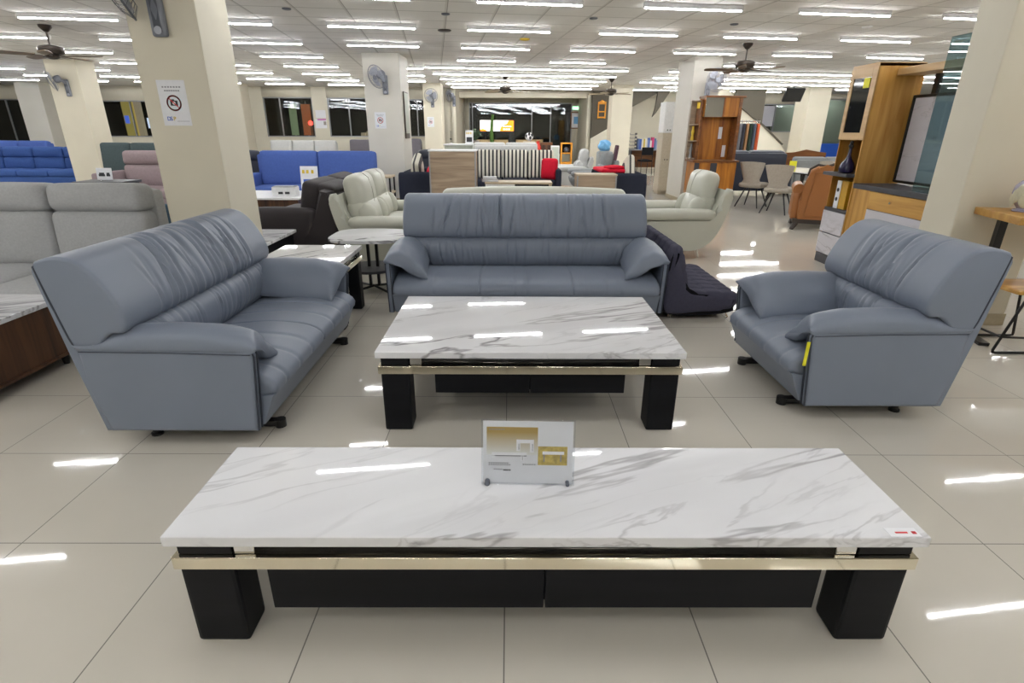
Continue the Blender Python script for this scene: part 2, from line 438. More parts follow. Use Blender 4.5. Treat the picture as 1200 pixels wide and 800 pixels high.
def crease_fn(W, rng, n, amp, F, seams, fan=.12, width=.008, seam_amp=.009, calm=.12, soft=None):
    cs = []
    for i in range(n):
        x = (rng.random()-.5)*(W-2*calm)
        s0 = rng.uniform(-.1, .25); s1 = rng.uniform(.45, 1.05)
        cs.append((x, rng.uniform(-fan, fan)-x*.10, s0, s1, amp*rng.uniform(.35, 1.), width*rng.uniform(.7, 1.8), rng.uniform(-.05, .05)))
    def f(x, u):
        if u > F: return 0.
        s = u/F; d = 0.
        for x0, k, s0, s1, a, w, bnd in cs:
            if s0 < s < s1:
                e = math.sin(PI*(s-s0)/(s1-s0))
                z = (x-x0-k*s-bnd*s*s)/w
                if abs(z) < 5: d += a*e*(-math.exp(-z*z) + .45*math.exp(-(z-2.2)**2/2))
        for xs in seams:
            z = (x-xs)/.006
            if abs(z) < 4: d -= seam_amp*math.exp(-z*z)*min(1, 6*s, 6*(1-s))
        if soft:
            for xs, a, w in soft:
                z = (x-xs)/w
                if abs(z) < 4: d -= a*math.exp(-z*z)*math.sin(PI*min(1, max(0, s)))
        return d
    return f
def arm_cushion(bm, W, side):
    """pillow draped over the side panel: dome outside, tall inner face dropping to the seat"""
    rings = []
    ny = 44; y0, y1 = -.05, .775
    def lerp(pts, v):
        for (a, p), (b, q) in zip(pts, pts[1:]):
            if v <= b: return p+(q-p)*(v-a)/(b-a)
        return pts[-1][1]
    for i in range(ny+1):
        v = i/ny; y = y0+(y1-y0)*v
        top = lerp([(0, .555), (.08, .575), (.25, .598), (.5, .606), (.72, .596), (.88, .562), (1, .515)], v)
        oz = lerp([(0, .486), (1, .500)], v)                      # outer seam on the side panel
        iz = lerp([(0, .350), (.1, .352), (1, .40)], v)           # inner lower tip on the seat
        ix = lerp([(0, .315), (.12, .30), (.5, .275), (1, .24)], v)
        pts = [(-.001, oz), (-.004, oz+.030), (.006, top-.035), (.040, top-.010), (.085, top), (.140, top-.012), (.195, top-.048), (.245, top-.105), (ix-.008, iz+.055), (ix+.004, iz+.012), (ix-.012, iz-.004), (.20, iz+.035), (.12, oz-.035), (.05, oz-.012)]
        loop = [(p.x, p.y) for p in resample(pts, 40)]
        e0 = math.sqrt(max(0, 1-(1-min(1, v/.055))**2)); e1 = math.sqrt(max(0, 1-(1-min(1, (1-v)/.04))**2))
        # the front closes onto the line from the seam to the inner tip, so the pillow ends in a blade
        r = []
        for (a, b) in loop:
            t = max(0, min(1, a/max(ix, .01))); lz = oz+.035+(iz+.01-oz-.035)*t
            k = .42+.58*e0 if v < .5 else .35+.65*e1
            bb = lz+(b-lz)*k
            wr = .0035*math.sin(a*75+y*20)*math.exp(-((v-.07)/.07)**2)+.002*math.sin(y*34+a*30)*min(1, max(0, (a-.1)/.1))
            yy = y + .05*t*t*(1-min(1, v/.25)) + .10*(1-min(1, v/.2))*(t*(1-t))
            r.append((side*(W/2 - a - .002), yy, bb+wr))
        rings.append(r)
    loft(bm, rings)
SEAT = [(.62, .20), (.62, .31), (.54, .345), (.40, .365), (.22, .378), (.06, .368), (-.03, .345), (-.082, .305), (-.084, .27), (-.07, .252), (.05, .225), (.3, .20)]
UPPER = [(.60, .575), (.535, .582), (.508, .625), (.515, .69), (.548, .77), (.60, .855), (.665, .912), (.74, .928), (.805, .918), (.848, .886), (.822, .74), (.785, .55), (.765, .49), (.68, .50)]
LUMBAR = [(.60, .592), (.53, .582), (.492, .545), (.478, .48), (.492, .40), (.545, .335), (.62, .33), (.68, .40), (.70, .50), (.68, .58)]
RAIL = [(-.07, .254), (-.005, .095), (.03, .085), (.62, .085), (.62, .20), (.3, .22)]
def leather_seat(name, label, cat, W, seats, loc, rz, seed, seams=None, chan=(), pin=.004):
    rng = random.Random(seed)
    t = thing(name, label, cat, loc, rz, 'blue-grey leather suite')
    w = W/2
    cut = seams if seams is not None else [(-w+W*k/seats) for k in range(1, seats)]
    bm = B()
    prism(bm, [(.66, .085), (.735, .085), (.795, .45), (.858, .86), (.85, .885), (.825, .86), (.76, .48)], 'yz', -w+pin+.002, w-pin-.002, .010)
    obj('back_panel', bm, 'leather', t)
    bm = B(); sweep(bm, UPPER, -w+pin, w-pin, .016 if pin < .02 else .035, 64, disp=crease_fn(W, rng, int(W*24), .0135, .50, cut, calm=.27))
    up = obj('headrest_pad', bm, 'leather', t, 60)
    for sx in (-1, 1):
        x = sx*(w-pin-(.003 if pin < .02 else .014))
        bm = B(); tube(bm, [(x-sx*.02, .80, .916), (x, .842, .886), (x, .818, .74), (x, .782, .56), (x, .765, .51)], .0055, 6); obj('piping', bm, 'piping', up)
    bm = B(); sweep(bm, LUMBAR, -w+.06, w-.06, .03, 44, disp=crease_fn(W, rng, int(W*24), .010, .62, cut, fan=.04, width=.006))
    obj('lumbar_pad', bm, 'leather', t, 60)
    soft = [(x, .006, .016) for x in chan]
    def seat_disp(x, u, f=crease_fn(W, rng, int(W*3), .003, .8, cut, fan=.03, seam_amp=.008, soft=soft)):
        return f(x, u) - .010*math.exp(-((abs(x)-w+.06)/.05)**2)*0
    bm = B(); sweep(bm, SEAT, -w+.055, w-.055, .03, 48, disp=seat_disp)
    st = obj('seat', bm, 'leather', t, 60)
    bm = B(); tube(bm, [(-w+.06, -.072, .254), (w-.06, -.072, .254)], .005, 6); obj('piping', bm, 'leather', st)
    bm = B(); prism(bm, RAIL, 'yz', -w+.05, w-.05, .01); obj('front_rail', bm, 'leather', t)
    for sx in (-1, 1):
        bm = B()
        lo, hi = sx*(w-.045), sx*w
        prism(bm, [(.008, .085), (-.03, .47), (-.02, .512), (.74, .515), (.762, .49), (.748, .30), (.712, .085)], 'yz', min(lo, hi), max(lo, hi), .016, 3)
        sp = obj('side_panel', bm, 'leather', t)
        bm = B()
        for xx in (hi-sx*.006, lo+sx*.006):
            tube(bm, [(xx, .004, .09), (xx, -.033, .47), (xx, -.024, .505)], .0045, 6)
        obj('piping', bm, 'piping', sp)
        bm = B(); tube(bm, [(hi+sx*.001, -.02, .482), (hi+sx*.001, .35, .492), (hi+sx*.001, .752, .496)], .0022, 6); obj('stitching', bm, 'piping', sp)
        bm = B(); arm_cushion(bm, W, sx)
        obj('arm_cushion', bm, 'leather', t, 60)
    bm = B(); bx(bm, (0, .37, .082), (W-.12, .60, .03)); obj('underframe', bm, 'black_cloth', t)
    for sx in (-1, 1):
        bm = B()
        bx(bm, (sx*(w-.20), .08, .026), (.05, .20, .032), .008)
        bx(bm, (sx*(w-.20), .15, .058), (.04, .06, .05), .004)
        cyl(bm, (sx*(w-.20), -.012, .002), (sx*(w-.20), -.012, .044), .028, n=14)
        obj('foot', bm, 'black_metal', t)
        bm = B()
        cyl(bm, (sx*(w-.12), .58, 0), (sx*(w-.12), .58, .085), .018, n=12); cyl(bm, (sx*(w-.12), .58, 0), (sx*(w-.12), .58, .012), .028, n=12)
        obj('foot', bm, 'black_metal', t)
    return t
sofa = leather_seat('three_seat_sofa', 'wide blue-grey leather sofa facing us behind the marble coffee table', 'sofa', 2.17, 3, (.135, 4.11, 0), 0, 3, chan=(-.72, 0, .72), pin=.05)
love = leather_seat('loveseat', 'blue-grey leather loveseat turned sideways beside the cream column', 'sofa', 1.56, 2, (-1.195, 3.065, 0), PI/2, 5, seams=[0.], chan=(-.58, -.39, -.2, .2, .39, .58))
chair = leather_seat('armchair', 'blue-grey leather armchair with yellow tag under its arm', 'armchair', .96, 1, (1.56, 3.03, 0), -PI/2, 9, seams=[], chan=(-.3, -.1, .1, .3))
# yellow label hanging at the front edge of the armchair's near side panel
bm = B(); bx(bm, (.474, -.042, .385), (.006, .016, .13), .001, T=None); obj('price_tag', bm, 'yellow', chair)['label'] = 'yellow paper tag'

# ------------------------------------------------------------------ marble tables with steel band
def band_table(name, label, cat, W, D, H, loc, rz=0, leg=(.14, .14), drawers=None, mar='marble', blocks=True, inset=.012):
    t = thing(name, label, cat, loc, rz, 'marble tables with a steel band')
    w, d = W/2, D/2; th = .034
    bm = B(); bx(bm, (0, 0, H-th/2), (W, D, th), .005, 2); top = obj('tabletop', bm, mar, t)
    z1 = H-th; z2 = z1-.045; z3 = z2-.042
    bm = B(); bx(bm, (0, 0, (z1+z2)/2), (W-.05, D-.05, z1-z2)); obj('frieze', bm, 'black_lacquer', t)
    bm = B()
    bw, bd = W-.016, D-.016
    for s in (-1, 1):
        bx(bm, (0, s*(bd/2-.011), (z2+z3)/2), (bw, .022, z2-z3), .002, 1)
        bx(bm, (s*(bw/2-.011), 0, (z2+z3)/2), (.022, bd-.044, z2-z3), .002, 1)
    bx(bm, (0, 0, z3+.012), (bw-.03, bd-.03, .012))
    obj('steel_band', bm, 'champagne', t)
    for sx in (-1, 1):
        for sy in (-1, 1):
            bm = B()
            bx(bm, (sx*(w-.018-leg[0]/2), sy*(d-.018-leg[1]/2), z3/2), (leg[0], leg[1], z3), .012, 2)
            lg = obj('leg', bm, 'black_wood', t)
            bm = B()
            bx(bm, (sx*(w-.02-leg[0]/2), sy*(d-.02-leg[1]/2), (z1+z2)/2), (leg[0]-.004, leg[1]-.004, z1-z2-.002), .002, 1)
            obj('capital', bm, 'black_wood', lg)
            if blocks:
                bm = B(); bx(bm, (sx*(w-.02-leg[0]-.034), sy*(d-.022-.02), (z1+z2)/2), (.058, .04, z1-z2-.004), .002, 1)
                obj('steel_block', bm, 'steel', lg)
    if drawers:
        x0, x1, zb, back = drawers
        zt = z3-.004
        y0 = -d+back
        bm = B(); bx(bm, ((x0+x1)/2, 0, (zb+zt)/2+.004), (x1-x0-.01, D-2*back-.01, zt-zb-.008), .004, 1); obj('drawer_box', bm, 'black_wood', t)
        xm = (x0+x1)/2
        for a, b in ((x0, xm-.002), (xm+.002, x1)):
            bm = B(); bx(bm, ((a+b)/2, y0-.006, (zb+zt)/2), (b-a, .018, zt-zb), .002, 1); obj('drawer', bm, 'black_wood', t)
    return t, top
console, ctop = band_table('low_console_table', 'long low marble-topped console table nearest us, holding the acrylic sign', 'table', 2.115, .455, .405, (.107, 1.418, 0), 0, (.155, .115), (-.80, .80, .118, .045))
bm = B(); bx(bm, (.99, -.205, .4056), (.085, .034, .0012)); s_ = obj('sticker', bm, 'paper', ctop)
bm = B()
bx(bm, (1.02, -.207, .4066), (.012, .010, .0008)); bx(bm, (.985, -.207, .4066), (.034, .006, .0008)); s_['label'] = 'small white sticker with red marks'
obj('red_print', bm, 'red_ink', s_) if False else None
bm.free() if False else obj('sticker_print', bm, 'red_ink', ctop)
coffee, _ = band_table('coffee_table', 'marble coffee table with black legs in front of the blue-grey sofa', 'table', 1.515, .95, .44, (.107, 2.905, 0), 0, (.14, .13), (-.475, .475, .205, .05))
side, _ = band_table('side_table', 'square grey-veined marble side table between loveseat and sofa', 'table', .64, .66, .53, (-1.56, 4.245, 0), 0, (.10, .10), None, 'marble_dark', False)

# acrylic leaflet stand on the console
def leaflet():
    t = thing('sign_holder', 'clear acrylic sign holder with a leaflet of marble tables, on the console', 'sign', (.06, 1.432, .405), math.radians(-1.5))
    tilt = at(0, 0, .004, RX(math.radians(-9)))
    W, H = .278, .205
    bm = B(); bx(bm, (0, -.003, H/2), (W+.012, .003, H+.008), T=tilt); bx(bm, (0, .003, H/2), (W+.012, .003, H+.008), T=tilt)
    obj('acrylic_cover', bm, 'acrylic', t)
    bm = B(); bx(bm, (0, 0, H/2), (W, .0015, H), T=tilt); sh = obj('leaflet', bm, 'paper', t)
    def patch(x0, z0, x1, z1, m, nm, dy=0.):
        bm = B(); bx(bm, ((x0+x1)/2, -.0011-dy, (z0+z1)/2), (x1-x0, .0006, z1-z0), T=tilt); return obj(nm, bm, m, sh)
    patch(-.128, .095, .030, .186, 'brochure_gold', 'picture')
    patch(.031, .062, .122, .124, 'brochure_marble', 'picture')
    bm = B()
    def q(x0, z0, x1, z1): bx(bm, ((x0+x1)/2, -.0022, (z0+z1)/2), (x1-x0, .0006, z1-z0), T=tilt)
    # pale tables printed in the pictures
    q(-.036, .134, .018, .146); q(-.036, .108, -.024, .134); q(.006, .104, .018, .134); q(-.112, .094, -.004, .103); q(-.112, .086, -.102, .095); q(-.022, .076, -.012, .095); q(.045, .098, .112, .108)
    obj('printed_tables', bm, 'paper', sh)
    bm = B(); q(-.112, .0905, -.004, .0935); q(-.030, .112, -.0265, .132); q(.012, .108, .0155, .132); q(-.018, .078, -.0155, .09); q(.048, .074, .052, .098); q(.1, .074, .104, .098)
    for zz, x0, x1 in ((.066, -.122, -.062), (.060, -.122, -.058), (.062, -.016, .024), (.045, -.106, -.082), (.177, -.120, -.074)):
        x = x0
        while x < x1: q(x, zz, x+.0045, zz+.0032); x += .007
    obj('small_print', bm, 'ink_grey', sh)
    bm = B()
    for x in (-.076, -.070, -.064, -.058): q(x, .042, x+.0045, .0465)
    obj('price_print', bm, 'ink', sh)
    for sx, r in ((-.126, .0085), (.124, .006)):
        bm = B(); cyl(bm, (sx, -.016, .010), (sx, .008, .010), r, n=16); obj('peg', bm, 'fan_dark', t)['label'] = 'dark round peg'
leaflet()
# ------------------------------------------------------------------ generic upholstery
def block_sofa(name, label, loc, rz, W, D, n, mat, seat_h=.43, back_h=.95, back_t=.2, arm_w=.16, arm_h=.6, arms=(1, 1), base_h=.10, head=0., back_mat=None, rec=.12, group=None, cat='sofa', foot='black_metal', puff=.025, tuft=0, arm_mat=None):
    """front toward local -y, origin on the floor under the middle of the front edge"""
    t = thing(name, label, cat, loc, rz, group)
    w = W/2; bm_ = back_mat or mat
    bm = B(); pad(bm, (0, D/2, (base_h+seat_h-.14)/2), (W, D-.02, seat_h-.14-base_h), .025, (0, 0, 0), n=6); obj('base', bm, arm_mat or mat, t)
    x0 = -w + (arm_w if arms[0] else .005); x1 = w - (arm_w if arms[1] else .005)
    cw = (x1-x0)/n
    bm = B(); pad(bm, (0, D-.07, (base_h+back_h-.06)/2), (x1-x0, .14, back_h-.06-base_h), .05, (0, .01, 0), n=8); obj('back_frame', bm, arm_mat or mat, t)
    for k in range(n):
        xc = x0+cw*(k+.5)
        bm = B(); pad(bm, (xc, (D-back_t)/2+.0, seat_h-.07), (cw-.006, D-back_t-.02, .15), .05, (0, .015, puff), n=10); obj('seat_cushion', bm, mat, t)
        hb = back_h-seat_h-head
        T = at(xc, D-back_t-.03, seat_h-.01, RX(-rec))
        bm = B(); pad(bm, (0, 0, hb/2), (cw-.006, back_t, hb+.02), .06, (0, puff*1.5, .0), T=T, n=12); c = obj('back_cushion', bm, bm_, t)
        if head:
            bm = B(); pad(bm, (0, .005, hb+head/2), (cw-.006, back_t+.01, head), .065, (0, puff*1.4, .006), T=T, n=12); obj('head_cushion', bm, bm_, t)
    for s, on in zip((-1, 1), arms):
        if on:
            bm = B(); pad(bm, (s*(w-arm_w/2), D/2-.01, (base_h+arm_h)/2), (arm_w, D-.01, arm_h-base_h), .04, (.008, .01, .012), n=10); obj('armrest', bm, arm_mat or mat, t)
    for sx in (-1, 1):
        for y in (.08, D-.10):
            bm = B(); cyl(bm, (sx*(w-.08), y, 0), (sx*(w-.08), y, base_h+.02), .02, .028, 10); obj('foot', bm, foot, t)
    return t
# grey fabric sofa on the left
block_sofa('fabric_sofa', 'pale grey high-back fabric sofa standing behind the loveseat', (-3.87, 3.42, 0), 0, 2.14, 1.16, 3, 'grey_fabric', seat_h=.44, back_h=1.055, back_t=.24, arms=(0, 0), head=.21, rec=.07, puff=.018)

def walnut_table():
    t = thing('walnut_coffee_table', 'dark walnut box table with marble top beside the grey sofa', 'table', (-3.44, 2.99, 0), 0)
    bm = B(); bx(bm, (0, 0, .435), (1.24, .74, .03), .004); obj('tabletop', bm, 'marble', t)
    bm = B(); bx(bm, (0, 0, .25), (1.18, .70, .34), .006); obj('cabinet_body', bm, 'walnut', t)
    bm = B(); bx(bm, (0, 0, .085), (1.20, .72, .02), .004); obj('plinth', bm, 'walnut', t)
    for sx in (-1, 1):
        for sy in (-1, 1):
            bm = B(); cyl(bm, (sx*.54, sy*.30, 0), (sx*.54, sy*.30, .08), .016, .03, 12); obj('foot', bm, 'black_metal', t)
walnut_table()

def pedestal_table():
    t = thing('pedestal_table', 'rounded marble-topped table on a black metal stand, behind the side table', 'table', (-1.30, 5.10, 0), 0)
    a, b = .345, .33
    pts = []
    for i in range(48):
        u = 2*PI*i/48; c, s = math.cos(u), math.sin(u); e = .55
        pts.append((a*math.copysign(abs(c)**e, c), b*math.copysign(abs(s)**e, s)))
    bm = B(); prism(bm, pts, 'xy', .50, .525, .006); obj('tabletop', bm, 'marble', t)
    for x in (-.03, .05):
        bm = B(); bx(bm, (x, 0, .27), (.025, .03, .46)); obj('post', bm, 'black_metal', t)
    bm = B(); prism(bm, [(.24*math.cos(2*PI*i/32), .24*math.sin(2*PI*i/32)) for i in range(32)], 'xy', .20, .225, .004); obj('lower_shelf', bm, 'slate', t)
    for k in range(2):
        bm = B(); tube(bm, [(.27*math.cos(PI/4+PI/2*k), .27*math.sin(PI/4+PI/2*k), .012), (0, 0, .035), (-.27*math.cos(PI/4+PI/2*k), -.27*math.sin(PI/4+PI/2*k), .012)], .012, 6); obj('cross_foot', bm, 'black_metal', t)
pedestal_table()

# ------------------------------------------------------------------ pale leather suite
def shell_seat(name, label, cat, W, n, loc, rz, one_head=False, mat='cream_leather', group='pale grey leather suite'):
    t = thing(name, label, cat, loc, rz, group)
    w = W/2; aw = .19
    side = [(.10, .445), (.02, .43), (.0, .385), (.03, .29), (.12, .18), (.28, .115), (.55, .10), (.72, .13), (.86, .24), (.95, .42), (1.01, .62), (1.035, .78), (1.0, .815), (.95, .80), (.90, .62), (.86, .47), (.5, .452)]
    for s in (-1, 1):
        bm = B(); x0, x1 = sorted((s*w, s*(w-.10)))
        prism(bm, [(p.x, p.y) for p in resample(side, 60)], 'yz', x0, x1, .03, 3); obj('side_shell', bm, mat, t)
        bm = B(); pad(bm, (s*(w-aw/2+.004), .42, .515), (aw+.02, .88, .115), .05, (.006, .01, .012), n=12); obj('arm_pad', bm, mat, t)
    back = [(.30, .11), (.62, .11), (.84, .24), (.945, .42), (1.0, .62), (1.02, .78), (.96, .80), (.90, .62), (.80, .42), (.60, .30), (.30, .28)]
    bm = B(); prism(bm, back, 'yz', -w+.09, w-.09, .01); obj('back_shell', bm, mat, t)
    iw = W-2*aw; cw = iw/n
    for k in range(n):
        xc = -iw/2+cw*(k+.5)
        bm = B(); pad(bm, (xc, .40, .37), (cw-.005, .80, .18), .06, (0, .02, .03), n=12); obj('seat_cushion', bm, mat, t)
        T = at(xc, .74, .43, RX(-.30))
        bm = B(); pad(bm, (0, 0, .15), (cw-.005, .20, .34), .07, (0, .05, 0), T=T, n=12); obj('lumbar_cushion', bm, mat, t)
        for s in (-1, 1):
            bm = B(); pad(bm, (s*(cw/2-.06), -.07, .12), (.13, .17, .24), .06, (.01, .03, .02), T=T, n=8); obj('side_wing', bm, mat, t)
        if not one_head:
            T = at(xc, .80, .66, RX(-.16))
            bm = B(); pad(bm, (0, 0, .15), (cw*.98, .19, .35), .075, (0, .035, .012), T=T, n=14); h = obj('headrest', bm, mat, t)
            bm = B(); tube(bm, [(0, -.128, .01), (0, -.133, .15), (0, -.118, .27), (0, -.06, .335), (0, .02, .335)], .004, 6)
            for v in bm.verts: v.co = T @ v.co
            obj('seam', bm, mat, h)
    if one_head:
        T = at(0, .83, .575, RX(-.16))
        bm = B(); pad(bm, (0, 0, .15), (iw*1.13, .19, .33), .07, (0, .03, .03), T=T, n=20); obj('headrest', bm, mat, t)
    for s in (-1, 1):
        for y, dy in ((.22, -.05), (.70, .04)):
            bm = B(); x = s*(w-.12); tube(bm, [(x, y, .13), (x+s*.0, y+dy, 0)], [.028, .018], 8); obj('leg', bm, 'chrome', t)
    return t
shell_seat('recliner_armchair', 'pale grey leather armchair with chrome legs, beside the tufted lounge seat', 'armchair', 1.0, 1, (1.56, 6.95, 0), -PI/2)
shell_seat('recliner_loveseat', 'pale grey leather loveseat with two tall headrests behind the round table', 'sofa', 1.62, 2, (-.83, 6.56, 0), PI/2)
shell_seat('recliner_sofa', 'pale leather sofa back to back with the blue-grey sofa', 'sofa', 2.02, 3, (.25, 6.50, 0), PI, True)

# ------------------------------------------------------------------ low tufted lounge seat
def tufted():
    t = thing('tufted_lounge_seat', 'low charcoal tufted lounge seat with chrome legs, right of the blue-grey sofa', 'seat', (1.87, 4.75, 0), PI/2)
    W = 1.06; w = W/2
    out = [(.03, .215), (.0, .17), (.03, .10), (.08, .065), (.30, .05), (.60, .05), (.625, .30), (.60, .54), (.555, .60), (.50, .575), (.455, .42), (.415, .27), (.36, .235), (.20, .232)]
    bm = B(); prism(bm, [(p.x, p.y) for p in resample([(.05, .16), (.04, .10), (.09, .055), (.60, .05), (.61, .30), (.585, .53), (.55, .56), (.50, .50), (.44, .25), (.2, .2)], 40)], 'yz', -w, w, .02); obj('base', bm, 'black_cloth', t)
    def tuft(x, u):
        # quilted squares on the seat and back
        if .12 < u < .52: return 0.
        d = 0.
        for g in range(9):
            xs = -w+W*g/8; z = (x-xs)/.014
            if abs(z) < 4: d -= .010*math.exp(-z*z)
        for ug in (.60, .67, .74, .81, .88, .95, .02):
            z = (u-ug)/.006
            if abs(z) < 4: d -= .010*math.exp(-z*z)
        return d
    bm = B(); sweep(bm, out, -w-.012, w+.012, .05, 110, .012, tuft); obj('tufted_cushion', bm, 'tufted', t, 60)
    for s in (-1, 1):
        for y, d in ((.10, -.03), (.52, .03)):
            bm = B(); x = s*(w-.05); tube(bm, [(x, y, .07), (x, y+d*.4, .035), (x+s*.01, y+d, .004)], [.018, .013, .011], 8); obj('leg', bm, 'chrome', t)
tufted()

# ------------------------------------------------------------------ left middle ground
def brown_sofa():
    t = thing('brown_sofa', 'dark brown sofa with block headrests behind the cream column', 'sofa', (-3.02, 6.95, 0), -PI/2)
    W = 1.8; w = W/2
    bm = B(); prism(bm, [(.04, .10), (.70, .10), (1.12, .10), (1.13, .5), (1.06, .80), (.97, .82), (.88, .5), (.80, .30), (.04, .30)], 'yz', -w, w, .03); obj('body', bm, 'brown_leather', t)
    for k in range(2):
        xc = -w+.02+ .8*(k+.5)
        bm = B(); pad(bm, (xc, .40, .385), (.795, .80, .17), .05, (0, .02, .02)); obj('seat_cushion', bm, 'brown_leather', t)
        T = at(xc, .74, .44, RX(-.20))
        bm = B(); pad(bm, (0, 0, .22), (.79, .22, .48), .06, (0, .02, .01), T=T); obj('back_cushion', bm, 'brown_leather', t)
        bm = B(); pad(bm, (0, .15, .40), (.77, .20, .12), .05, (0, .01, .01), T=T); obj('headrest', bm, 'brown_leather', t)
    bm = B(); pad(bm, (w-.09, .45, .36), (.17, .88, .52), .07, (.01, .02, .02)); obj('armrest', bm, 'brown_leather', t)
    for sx in (-1, 1):
        for y in (.1, 1.0):
            bm = B(); cyl(bm, (sx*(w-.1), y, 0), (sx*(w-.1), y, .11), .025, n=10); obj('foot', bm, 'black_metal', t)
brown_sofa()
def dark_table(name, label, W, D, H, loc, mar='marble'):
    t = thing(name, label, 'table', loc)
    bm = B(); bx(bm, (0, 0, H-.015), (W, D, .03), .005); obj('tabletop', bm, mar, t)
    bm = B(); bx(bm, (0, 0, (H-.03+.06)/2), (W-.06, D-.06, H-.09), .004); obj('cabinet_body', bm, 'walnut' if mar != 'marble' else 'black_wood', t)
    bm = B(); bx(bm, (0, 0, .03), (W-.14, D-.14, .06)); obj('plinth', bm, 'black_wood', t)
    return t
dark_table('low_table', 'marble-topped black table half hidden behind the cream column', 1.1, .88, .45, (-2.80, 5.36, 0))
wt = dark_table('white_top_table', 'white-topped dark table in front of the long blue sofa', 1.45, 1.1, .45, (-3.95, 9.12, 0), 'white_board')
def small_box():
    t = thing('tissue_box', 'white tissue box on the white-topped table', 'box', (-3.52, 8.86, .45), .1)
    bm = B(); bx(bm, (0, 0, .07), (.36, .22, .14), .006); obj('box_body', bm, 'white_board', t)
    bm = B(); bx(bm, (0, 0, .147), (.34, .20, .012), .003); obj('lid', bm, 'alu', t)
    bm = B()
    for x in (-.05, .05): bx(bm, (x, -.111, .055), (.07, .003, .035))
    obj('dark_print', bm, 'ink', t)
small_box()
def stand_card(name, label, loc, w, h, rz=0, pic='blue_ink'):
    t = thing(name, label, 'sign', loc, rz)
    T = at(0, 0, .012, RX(-.12))
    bm = B(); bx(bm, (0, 0, h/2), (w, .006, h), .001, T=T); s = obj('card', bm, 'paper', t)
    bm = B(); bx(bm, (0, .02, .006), (w*.8, .09, .012), .003); obj('stand_foot', bm, 'acrylic', t)
    bm = B()
    if pic == 'sofas':
        for x0, x1 in ((-.36, .05), (.14, .38)):
            bx(bm, ((x0+x1)/2*w, -.0045, h*.38), ((x1-x0)*w, .002, h*.18), T=T); bx(bm, ((x0+x1)/2*w, -.0045, h*.52), ((x1-x0)*w*.8, .002, h*.16), T=T)
        obj('printed_sofas', bm, 'ink', s)
    else:
        bx(bm, (0, -.0045, h*.3), (w*.7, .002, h*.36), T=T); obj('printed_picture', bm, pic, s)
        bm = B()
        for k, x in enumerate((-.32, -.08, .2)): bx(bm, (x*w, -.0045, h*.78), (w*.14, .002, h*.14), T=T)
        obj('printed_items', bm, 'yellow_ink', s)
    return t
stand_card('sign_stand', 'white card with small pictures standing before the long blue sofa', (-3.34, 9.45, .45), .29, .40)
block_sofa('blue_sofa', 'long plain blue sofa in front of the white-topped table', (-3.66, 9.95, 0), 0, 2.36, .95, 2, 'blue_fabric', seat_h=.46, back_h=1.06, back_t=.2, arm_w=.2, arm_h=.66, arms=(1, 0), puff=.012)
block_sofa('quilted_blue_sofa', 'deep blue quilted sofa behind the pale grey sofa', (-12.05, 13.9, 0), 0, 4.6, .98, 6, 'blue_dark', seat_h=.45, back_h=.99, head=.26, back_t=.22, arms=(0, 0), puff=.03, rec=.1)
block_sofa('far_blue_sofa', 'bright blue sofa seen just above the quilted blue one', (-14.9, 15.9, 0), 0, 3.4, .95, 4, 'blue_fabric', seat_h=.45, back_h=1.08, back_t=.22, arms=(0, 0))
block_sofa('pink_sofa', 'dusty pink sofa seen between the two cream columns', (-5.9, 9.3, 0), 0, 1.9, .95, 2, 'pink_fabric', seat_h=.48, back_h=1.08, head=.24, back_t=.22, arm_w=.13, arm_h=.74)
block_sofa('slate_sofa', 'slate-coloured sofa behind the pink sofa', (-7.6, 11.4, 0), 0, 1.9, .9, 3, 'teal_fabric', seat_h=.45, back_h=1.15, arms=(0, 0))
block_sofa('teal_sofa', 'dark teal sofa edge beside the cream column', (-5.05, 5.75, 0), 0, 2.0, .95, 2, M['deep_teal'] if 'deep_teal' in M else 'teal_fabric', seat_h=.42, back_h=.80)
stand_card('sofa_card', 'white card with two dark sofas printed on it', (-5.02, 7.05, .0), .19, .14, 0, 'sofas')
def card_plinth():
    t = thing('display_table', 'small dark table under the white sofa card', 'table', (-5.02, 7.08, 0))
    bm = B(); bx(bm, (0, 0, .81), (.6, .4, .03), .004); obj('tabletop', bm, 'slate', t)
    for sx in (-1, 1):
        for sy in (-1, 1):
            bm = B(); bx(bm, (sx*.26, sy*.16, .3975), (.035, .035, .795)); obj('leg', bm, 'black_metal', t)
card_plinth()
bpy.data.objects['sofa_card'].location.z = .825
def tub_chair(name, label, loc, rz, mat, h=.9):
    t = thing(name, label, 'armchair', loc, rz)
    bm = B(); pad(bm, (0, .36, .35), (.62, .62, .2), .07, (0, .02, .03)); obj('seat', bm, mat, t)
    bm = B(); pad(bm, (0, .66, .64), (.64, .2, h-.40), .09, (.02, .04, .02), T=at(0, 0, 0)); obj('backrest', bm, mat, t)
    bm = B(); pad(bm, (0, .60, h-.16), (.56, .16, .2), .07, (.01, .03, .02)); obj('headrest', bm, mat, t)
    for s in (-1, 1):
        bm = B(); pad(bm, (s*.33, .38, .42), (.13, .68, .36), .06, (.01, .02, .02)); obj('armrest', bm, mat, t)
        for y in (.12, .62):
            bm = B(); cyl(bm, (s*.27, y, 0), (s*.27, y, .26), .016, .024, 10); obj('leg', bm, 'black_metal', t)
    return t
tub_chair('leather_armchair', 'black leather armchair peeking out beside the cream column near the blue sofa', (-5.16, 10.95, 0), .2, 'navy_leather', 1.08)
tub_chair('leather_armchair', 'black leather armchair behind the grey oak cabinet', (-1.66, 12.85, 0), .3, 'navy_leather', 1.05)
block_sofa('white_sofa', 'white sofa along the window wall behind the blue sofa', (-6.86, 18.6, 0), 0, 2.2, .9, 3, 'pale_fabric', seat_h=.45, back_h=1.08, arms=(0, 0))
